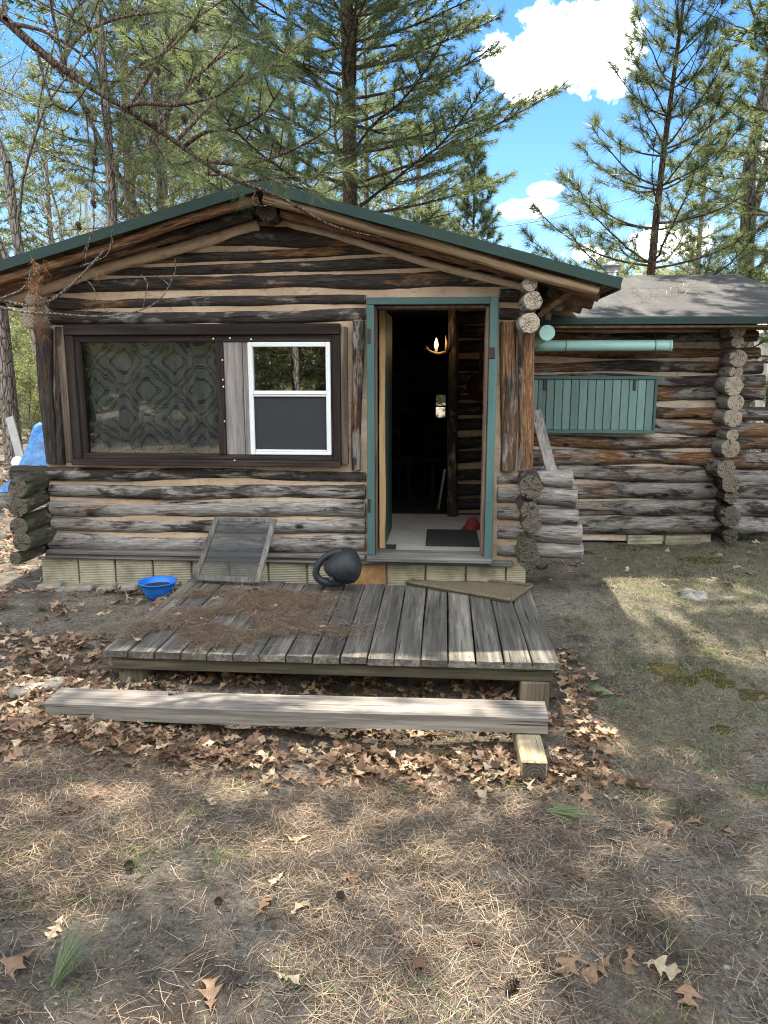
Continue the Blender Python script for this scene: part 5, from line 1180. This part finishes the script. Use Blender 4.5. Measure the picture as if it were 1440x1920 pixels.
# cones hanging on the limb
def cone_mesh(b, c, s, ax=(0, 0, 1)):
    k = 8; ax = np.asarray(ax, float); ax /= np.linalg.norm(ax); r_ = np.cross(ax, [.3, .9, .2]); r_ /= np.linalg.norm(r_); q_ = np.cross(ax, r_)
    core = [c + ax * s * t for t in (-.5, -.3, 0, .3, .5)]; b.tube(core, np.array([.10, .26, .28, .18, .05]) * s, 8)
    for i in range(44):
        f = i / 43; a = i * 2.4; rr = s * .40 * math.sin(math.pi * (.12 + .8 * f)) ** .8; o = r_ * math.cos(a) + q_ * math.sin(a); tg = np.cross(ax, o)
        p = c + ax * s * (f - .5) + o * s * .08; e = c + ax * s * (f - .5 + .14) + o * (rr + .03 * s)
        b.add([p - tg * s * .06, p + tg * s * .06, e + tg * s * .11, e - tg * s * .11, e + ax * s * .05 + o * .02 * s], [[0, 1, 2, 3]], 0, False); b.add([e + tg * s * .11, e - tg * s * .11, e + ax * s * .07], [[0, 1, 2]], 0, False)
for i, (px, py, Y) in enumerate(((222, 215, 4.35), (160, 205, 4.25), (178, 300, 4.2), (295, 130, 4.5), (345, 222, 4.3), (365, 50, 4.6), (290, 232, 4.3), (500, 240, 4.25), (175, 380, 4.3), (430, 50, 4.8), (375, 170, 4.3), (147, 422, 4.3))):
    b = MB(); cone_mesh(b, P(px, py, Y=Y) - LO, .045, (.2, .1, -1)); o = b.build('cone', M['cone'], hp, local=True)
# dead limb hung up on the eave
dd_ = thing('dead_branch', 'dead grey pine branch with brown needle bunch caught on the left eave', 'branch', tuple(P(70, 560, Y=4.58)))
b = MB()
for lst, r in (([(-60, 540, 4.5), (0, 560, 4.5), (30, 575, 4.55), (90, 572, 4.6), (150, 520, 4.62), (195, 470, 4.6)], .012), ([(-20, 570, 4.5), (50, 590, 4.5), (100, 585, 4.55), (160, 595, 4.62), (240, 590, 4.64), (290, 575, 4.66), (312, 560, 4.66), (318, 535, 4.66)], .007),
               ([(318, 535, 4.66), (330, 505, 4.66), (328, 485, 4.65)], .004), ([(318, 535, 4.66), (300, 520, 4.65), (288, 516, 4.64)], .004), ([(150, 520, 4.62), (170, 530, 4.64), (185, 560, 4.65), (200, 585, 4.66)], .004), ([(170, 440, 4.5), (160, 480, 4.52), (162, 500, 4.55)], .005),
               ([(178, 380, 4.45), (172, 330, 4.45), (178, 430, 4.5), (150, 485, 4.6)], .005), ([(265, 515, 4.64), (278, 530, 4.64), (268, 578, 4.66)], .004), ([(60, 500, 4.5), (50, 540, 4.5), (80, 560, 4.55), (95, 600, 4.56)], .006), ([(0, 560, 4.5), (40, 545, 4.5), (75, 500, 4.5)], .006),
               ([(180, 560, 4.62), (165, 580, 4.64), (160, 588, 4.65)], .003), ([(210, 465, 4.58), (212, 420, 4.55), (205, 480, 4.58), (150, 500, 4.6)], .004), ([(485, 345, 4.58), (470, 380, 4.6), (490, 388, 4.6), (520, 380, 4.62)], .004)):
    p = smooth_path([P(*q[:2], Y=q[2]) for q in lst], 18); b = MB(); b.tube(p, np.linspace(r, r * .5, 18), 6, cap=True); b.build('twig', M['dead_twig'], dd_)
tf = []
for px, py, s in ((72, 500, 1.0), (70, 530, 1.2), (65, 555, 1.3), (75, 580, 1.3), (70, 600, 1.2), (82, 615, 1.0), (55, 545, 1.), (185, 515, .5), (80, 635, .8)):
    for k in range(3): tf.append((P(px, py, Y=4.56) + rg.normal(0, .018, 3), np.array([rg.normal(0, .5), -.2 + rg.normal(0, .3), -.8]), s))
needles(rg, A(tf, 0), A(tf, 1) / np.linalg.norm(A(tf, 1), axis=1)[:, None], A(tf, 2), 15, .12, .0022, (5, 60)).build('needles', M['needle_dead'], dd_)

# ------------------------------------------------------------ litter on the ground
rg = np.random.default_rng(201)
def on_ground(n, x0, x1, y0, y1, dens):
    x = rg.uniform(x0, x1, n); y = rg.uniform(y0, y1, n); k = rg.random(n) < dens(x, y); return x[k], y[k]
def lying_blades(x, y, z, L, w, tilt=.12, curve=.15):
    n = len(x); a = rg.uniform(0, 6.283, n); t = rg.normal(0, tilt, n); d = np.stack([np.cos(a) * np.cos(t), np.sin(a) * np.cos(t), np.sin(t)], -1); s = np.stack([-np.sin(a), np.cos(a), np.zeros(n)], -1)
    c = np.stack([x, y, z], -1); bend = s * (rg.normal(0, curve, n) * L)[:, None] + np.array([0, 0, 1]) * (np.abs(rg.normal(0, .06, n)) * L)[:, None]
    l2 = (L / 2)[:, None]; p0 = c - d * l2; p1 = c + bend * .5; p2 = c + d * l2; w_ = s * w * .5
    v = np.stack([p0 - w_, p0 + w_, p1 - w_, p1 + w_, p2], 1).reshape(-1, 3); i = np.arange(n)[:, None] * 5
    b = MB(); off = i; b.add(v, off + np.array([[0, 1, 3, 2]]), 0, False); b.f.append(off + np.array([[2, 3, 4]])); b.mi.append(np.full(n, 0)); b.sm.append(np.full(n, False)); return b
def dn(x, y):
    m_ = fbm(x, y, 1.3, 71); left = sstep(1.3, -.6, x - .25 * (y - 2.5)); off = ~((x > DXa) & (x < DXb) & (y > DYa) & (y < 5))
    return (.16 + .70 * left) * (.12 + .88 * sstep(.36, .56, m_ + .10 * left)) * off * (1 - .8 * sstep(3.3, 4.2, y))
x, y = on_ground(120000, -2.6, 2.2, 1.45, 4.6, dn); L = rg.uniform(.05, .125, len(x))
b = lying_blades(x, y, gz(x, y) + .004 + .012 * rg.random(len(x)), L, .0016, .10, .22); tag(b.build('pine_needle_litter', M['needle_litter']), kind='stuff')
# needles drifted on the deck boards
def dk(x, y):
    u = (x - DXa) / (DXb - DXa); v = (y - DYa) / (DYb - DYa); m_ = fbm(x, y, 3.2, 77)
    a = sstep(.56, .30, u + .25 * (m_ - .5)) * sstep(.02, .10, u) * sstep(.90, .72, v) * sstep(.02, .14, v + .2 * (m_ - .5)); s = np.exp(-((v - .28 - .1 * (u - .4)) / .10) ** 2) * sstep(.62, .45, u); s2 = np.exp(-((v - .62) / .07) ** 2) * sstep(.52, .36, u)
    return np.clip(a * sstep(.32, .54, m_) * .9 + s * sstep(.36, .5, m_) + s2 * .6 * sstep(.4, .55, m_), 0, 1)
x, y = on_ground(52000, DXa, DXb, DYa, DYb, dk); L = rg.uniform(.06, .13, len(x))
b = lying_blades(x, y, DZ + .008 + .016 * rg.random(len(x)), L, .0017, .07); tag(b.build('deck_needle_drift', M['needle_litter']), kind='stuff')
x = rg.uniform(.9, 3.0, 2600); v_ = rg.random(2600); k = rg.random(2600) < sstep(.42, .6, fbm(x, v_ * 2.4, 2.0, 64)); x, v_ = x[k], v_[k]
tag(lying_blades(x, 6.30 + 2.28 * v_, 1.895 + .565 * v_ + .03, rg.uniform(.06, .12, len(x)), .003, .25).build('roof_needle_litter', M['needle_litter']), kind='stuff')
# oak leaves
o_t = np.array([0, .10, .17, .24, .31, .38, .46, .54, .60, .67, .76, .82, .90, 1.0]); o_w = np.array([.012, .018, .05, .17, .08, .06, .22, .28, .10, .09, .25, .19, .08, .015])
def leaves(x, y, z, S, tilt, b=None, curl=.35):
    n = len(x); m_ = len(o_t); t = o_t[None, :] + rg.normal(0, .015, (n, m_)); wl = o_w * rg.uniform(.75, 1.25, (n, m_)); wr = o_w * rg.uniform(.75, 1.25, (n, m_))
    skew = np.where(o_w > .15, .05, -.02)
    kx = rg.normal(0, curl, n)[:, None]; kc = np.abs(rg.normal(.4, curl, n))[:, None] * np.where(rg.random(n) < .7, 1, -1)[:, None]
    def pt(w, sg, bend): xx = t - .5 + (skew if sg else 0); yy = sg * w; zz = kx * (t - .5) ** 2 * .9 + kc * w ** 2 * 1.3 * bend + .06 * np.sin(t * 9 + kx * 20); return np.stack([xx, yy, zz], -1)
    asp = rg.uniform(.7, 1.15, n)[:, None]; wl = wl * asp; wr = wr * asp; V = np.stack([pt(wl, 1, 1), pt(wl * 0, 0, 0), pt(wr, -1, 1)], 2) * S[:, None, None, None]
    a = rg.uniform(0, 6.283, n); tx = rg.normal(0, tilt, n); ty = rg.normal(0, tilt, n)
    ca, sa = np.cos(a), np.sin(a); cx_, sx = np.cos(tx), np.sin(tx); cy2, sy = np.cos(ty), np.sin(ty); Z0 = np.zeros(n); O1 = np.ones(n)
    Rx = np.stack([np.stack([O1, Z0, Z0], -1), np.stack([Z0, cx_, -sx], -1), np.stack([Z0, sx, cx_], -1)], 1); Ry = np.stack([np.stack([cy2, Z0, sy], -1), np.stack([Z0, O1, Z0], -1), np.stack([-sy, Z0, cy2], -1)], 1); Rz = np.stack([np.stack([ca, -sa, Z0], -1), np.stack([sa, ca, Z0], -1), np.stack([Z0, Z0, O1], -1)], 1)
    V = np.einsum('nij,nabj->nabi', Rz @ Ry @ Rx, V) + np.stack([x, y, z], -1)[:, None, None, :]
    i = (np.arange(n) * m_ * 3)[:, None, None, None] + (np.arange(m_ - 1) * 3)[None, :, None, None] + np.arange(2)[None, None, :, None]
    q = (i + np.array([0, 3, 4, 1])).reshape(-1, 4); b = b or MB(); b.add(V.reshape(-1, 3), q, 0, True); return b
def dl_(x, y):
    band = np.exp(-((y - 3.10) / .15) ** 2) * (x > -2.1) * (x < .62) * 1.0
    under = (x > DXa - .1) * (x < DXb + .05) * (y > 3.35) * (y < 4.95) * .75
    left = sstep(-1.6, -1.95, x) * (y > 2.7) * .5 * sstep(.34, .50, fbm(x, y, 1.6, 80) + .10 * (y > 3.3)); right = np.exp(-((x - .70) / .12) ** 2) * (y > 2.95) * (y < 4.3) * .8
    yard = .016 + .35 * np.exp(-(((x - 2.3) / .5) ** 2 + ((y - 4.3) / .3) ** 2)) + .04 * (y > 5) * (x > .6)
    return np.maximum.reduce([band, under, left, right, yard * np.ones_like(x)])
x, y = on_ground(21000, -4.2, 3.4, 1.5, 6.6, lambda x, y: dl_(x, y) * .42); 
def edge_dens(x, y): return np.maximum.reduce([np.exp(-((y - 3.10) / .15) ** 2) * (x > -2.0) * (x < .62), np.exp(-((x - .70) / .09) ** 2) * (y > 2.95) * (y < 4.2) * .8, (x > DXa - .05) * (x < DXb) * (y > 3.4) * (y < 4.5) * .35, .55 * sstep(-1.72, -1.85, x) * (y > 2.9) * (y < 4.6) * sstep(.36, .5, fbm(x, y, 1.6, 80) + .1)])
x3, y3 = on_ground(11000, -3.2, .95, 2.75, 4.7, lambda x, y: edge_dens(x, y) * .55); x = np.append(x, x3); y = np.append(y, y3); pile = np.minimum(1, np.maximum(dl_(x, y) * 1.6, edge_dens(x, y)))
b = leaves(x, y, gz(x, y) + .008 + pile * .038 * rg.random(len(x)), rg.uniform(.045, .12, len(x)), .26, curl=.6)
x2, y2 = on_ground(16000, -14, -2.6, 5.0, 26, lambda x, y: (.25 + .6 * sstep(.4, .55, fbm(x, y, .6, 88))) * (y > 4.6)); leaves(x2, y2, gz(x2, y2) + .03 * rg.random(len(x2)) + .005, rg.uniform(.09, .17, len(x2)), .4, b, .5)
x2, y2 = on_ground(2500, 2.6, 9, 6.2, 20, lambda x, y: .6 + 0 * x); leaves(x2, y2, gz(x2, y2) + .02 * rg.random(len(x2)), rg.uniform(.08, .14, len(x2)), .35, b, .5)
tag(b.build('leaf_litter', M['oak_leaf']), kind='stuff')
x, y = on_ground(70, DXa + .1, DXb - .6, DYa + .1, DYb, lambda x, y: .12 + dk(x, y)); tag(leaves(x, y, np.full(len(x), DZ + .022), rg.uniform(.05, .085, len(x)), .25).build('deck_leaf_scatter', M['oak_leaf']), kind='stuff')
# single leaves lying clear of the drift
lone = [(392, 1508, .075, 1, 'pale cream oak leaf lying alone on the needles below the step'), (557, 1580, .085, 1, 'pale oak leaf with deep lobes lying flat near the middle of the yard'), (492, 1705, .085, 0, 'tan oak leaf lying beside a broader pale leaf on the needles'), (560, 1710, .085, 1, 'broad pale oak leaf lying beside a tan leaf on the needles'), (1238, 1822, .10, 1, 'crumpled cream oak leaf on bare sand near the front of the yard'), (1120, 1822, .12, 0, 'large red brown oak leaf on the sand beside a narrow curled leaf'), (1065, 1820, .11, 0, 'narrow curled tan oak leaf beside the large red brown leaf'), (1298, 1545, .075, 0, 'orange brown oak leaf with spread lobes in the thin grass'), (1380, 1568, .085, 0, 'dark brown folded oak leaf in the thin grass near the yard edge'), (1250, 1560, .075, 0, 'curled tan oak leaf between two darker leaves in the grass'), (1210, 1482, .08, 0, 'dark curled oak leaf on the lit strip of grass'), (1145, 1504, .06, 1, 'small pale oak leaf near the fallen green needle bunch'), (125, 1520, .11, 0, 'big brown oak leaf on lit needles at the near left'), (180, 1498, .08, 0, 'bright tan oak leaf above the big brown leaf'), (937, 1600, .05, 0, 'little tan leaf alone on grey sand'), (520, 1655, .07, 1, 'pale leaf resting against the dark pine cone'), (30, 1815, .12, 0, 'large tan oak leaf beside the green needle bunch'), (650, 1650, .06, 0, 'small russet leaf among needles near the middle of the yard'), (725, 1452, .07, 0, 'russet oak leaf just below the leaf drift'), (395, 1870, .10, 0, 'brown oak leaf in the needles at the bottom of the yard'), (540, 1840, .08, 1, 'greyish pale leaf at the bottom of the yard'), (1290, 1868, .11, 0, 'dark brown oak leaf at the bottom near the sand')]
for px, py, s, pale, lab in lone:
    q = P(px, py, Z=-.22); q = P(px, py, Z=float(gz(q[0], q[1]))); z = np.array([float(gz(q[0], q[1])) + .016])
    tag(leaves(q[:1], q[1:2], z, np.array([s * 1.15]), .10, curl=.3).build('oak_leaf', M['pale_leaf' if pale else 'oak_leaf']), lab, 'leaf', 'single oak leaves on the yard')
# grass, grey-green and thin
def blades(x, y, h, w, lean=.5):
    n = len(x); a = rg.uniform(0, 6.283, n); d = np.stack([np.cos(a), np.sin(a), 0 * a], -1); s = np.stack([-np.sin(a), np.cos(a), 0 * a], -1); p = np.stack([x, y, gz(x, y) - .004], -1); l = np.abs(rg.normal(lean, .35, n))[:, None]; h = h[:, None]
    m_ = p + d * l * h * .35 + np.array([0, 0, 1]) * h * .6 / (1 + l * .4); t = p + d * l * h + np.array([0, 0, 1]) * h * .85 / (1 + l); w_ = s * w * .5
    v = np.stack([p - w_, p + w_, m_ - w_ * .8, m_ + w_ * .8, t], 1).reshape(-1, 3); i = np.arange(n)[:, None] * 5
    b = MB(); b.add(v, i + np.array([[0, 1, 3, 2]]), 0, False); b.f.append(i + np.array([[2, 3, 4]])); b.mi.append(np.zeros(n, int)); b.sm.append(np.full(n, False)); return b
def dg(x, y):
    m_ = fbm(x, y, 1.1, 95); m2 = fbm(x, y, 4, 97); right = sstep(.5, .95, x - .18 * (y - 3)) * sstep(1.7, 3.0, y)
    return np.clip(right * sstep(.36, .58, m_ * .6 + m2 * .4 + .10 * (y > 3.6)) * .95 + .07 * sstep(.5, .62, m2), 0, 1) * ~((x > DXa - .02) & (x < DXb + .05) & (y > DYa - .1) & (y < 5.1)) * ~((x > .6) & (x < 2.4) & (y > 6.5))
x, y = on_ground(270000, -2.8, 3.9, 1.5, 7.2, dg); b = blades(x, y, rg.uniform(.02, .06, len(x)), .0026, 1.3); tag(b.build('dry_grass', M['grass']), kind='stuff')
tx = rg.uniform(-2.4, 3.4, 340); ty = rg.uniform(1.6, 5.4, 340); k = (rg.random(340) < .25 + .75 * sstep(.3, 1.2, tx)) & ~((tx > DXa - .1) & (tx < DXb + .1) & (ty > 3.2)); tx, ty = tx[k], ty[k]
x = np.repeat(tx, 34) + rg.normal(0, .055, len(tx) * 34); y = np.repeat(ty, 34) + rg.normal(0, .045, len(tx) * 34)
b = blades(x, y, rg.uniform(.03, .085, len(x)), .0022, .9); tag(b.build('green_grass', M['grass_green']), kind='stuff')
# moss cushions
b = MB()
for px, py, s in ((1245, 1270, .13), (1275, 1295, .12), (1330, 1283, .10), (1355, 1300, .08), (1190, 1030, .22), (1320, 1055, .25), (1090, 1038, .15), (1410, 1325, .10), (1350, 1375, .07), (1230, 1262, .07)):
    q = P(px, py, Z=-.1); q = P(px, py, Z=float(gz(q[0], q[1])))
    s *= .55; th = np.linspace(0, 6.2832, 37); rr = np.linspace(0, 1, 9); T, Rr = np.meshgrid(th, rr); rad = s * Rr * (.65 + .8 * (fbm(np.cos(T) * 1.5 + px, np.sin(T) * 1.5, 1.5, 5))); X = q[0] + 1.5 * rad * np.cos(T); Y = q[1] + rad * np.sin(T)
    b.grid(np.stack([X, Y, gz(X, Y) + .014 * np.sqrt(np.clip(1 - Rr, 0, 1)) * (.5 + fbm(X, Y, 25, 6)) - .005 * (Rr > .95)], -1))
tag(b.build('moss', M['moss']), kind='stuff')
# small pale chips, wood bits and pebbles
x, y = on_ground(26000, -2.6, 2.6, 1.45, 4.6, lambda x, y: .15 + .85 * sstep(.35, .6, fbm(x, y, 2.2, 55)) * ~((x > DXa) & (x < DXb) & (y > DYa))); L = rg.uniform(.006, .03, len(x))
tag(lying_blades(x, y, gz(x, y) + .003 + .004 * rg.random(len(x)), L, .0045, .25).build('bark_crumbs', M['needle_litter']), kind='stuff')
x, y = on_ground(1500, -2.6, 3.2, 1.5, 6.6, lambda x, y: .35 + .5 * ((y > 5.6) & (x > .8)))
n = len(x); s = rg.uniform(.004, .014, n); th = rg.uniform(0, 6.28, (n, 5)); 
V = np.stack([np.stack([x + s * np.cos(k * 1.2566 + th[:, 0]) * rg.uniform(.6, 1.3, n), y + s * np.sin(k * 1.2566 + th[:, 0]) * rg.uniform(.4, 1.1, n), gz(x, y) + .002], -1) for k in range(5)] + [np.stack([x, y, gz(x, y) + s * .7], -1)], 1)
i = np.arange(n)[:, None] * 6; b = MB(); b.add(V.reshape(-1, 3), np.concatenate([i + np.array([[k, (k + 1) % 5, 5]]) for k in range(5)]), 0, False); tag(b.build('gravel', M['stone']), kind='stuff')
# fallen green needle bunches
for px, py, ang, s, lab in ((1030, 1520, -.25, 1.0, 'fallen bunch of long green needles lit on the open sand'), (100, 1842, 1.25, 1.0, 'fallen tuft of green needles standing up near the left corner'), (822, 1408, -2.2, .7, 'dark green fallen needle tuft on the leaf drift'), (1148, 1300, 3.0, .75, 'green fallen needle sprig beside the deck post')):
    q = P(px, py, Z=-.2); q = P(px, py, Z=float(gz(q[0], q[1])) + .02)
    d = np.array([[math.cos(ang), math.sin(ang), .12 if ang != 1.25 else .8]]); d /= np.linalg.norm(d)
    b = needles(rg, q[None], d, np.array([s]), 120, .17, .0028, (0, 20 if ang != 1.25 else 28), along=.1)
    tag(b.build('fallen_needles', M['fallen_green']), lab, 'needle tuft')
for px, py, s, lab in ((242, 1630, .040, 'open dark pine cone on lit needles'), (958, 1860, .042, 'open pine cone on grey sand near the bottom'), (976, 1472, .036, 'pine cone beside the end of the wood block'), (638, 1688, .034, 'closed grey pine cone among needles and bark flakes'), (410, 1696, .030, 'small worn pine cone in the needle litter')):
    q = P(px, py, Z=-.2); q = P(px, py, Z=float(gz(q[0], q[1]))); q[2] = float(gz(q[0], q[1])) + s * .38; b = MB(); cone_mesh(b, q, s, (rg.normal(), rg.normal(), .5)); tag(b.build('pine_cone', M['cone']), lab, 'pine cone')
for i, (px, py, L, a, lab) in enumerate(((1155, 1450, .16, .5, 'dark bent twig in the lit grass'), (545, 1858, .10, .1, 'short pale stick at the bottom of the yard'), (20, 1725, .16, .1, 'grey stick at the near left edge'), (1080, 1425, .25, 1.2, 'thin pale twig beside the wood block'), (330, 1300, .07, .1, 'white curved twig lying on the step'), (465, 1850, .06, .0, 'small broken pale twig'))):
    q = P(px, py, Z=-.2); q = P(px, py, Z=float(gz(q[0], q[1]))); z = float(gz(q[0], q[1])) + .008
    if 'step' in lab: q = P(px, py, Z=-.045); z = -.045
    d = np.array([math.cos(a), math.sin(a), .04]); s_ = np.array([-d[1], d[0], 0]); b = MB(); b.tube([q * [1, 1, 0] + [0, 0, z] + d * L * t + s_ * .08 * L * math.sin(t * 5) for t in np.linspace(-.5, .5, 8)], np.linspace(.005, .0025, 8), 6); tag(b.build('twig', M['dead_twig']), lab, 'twig')
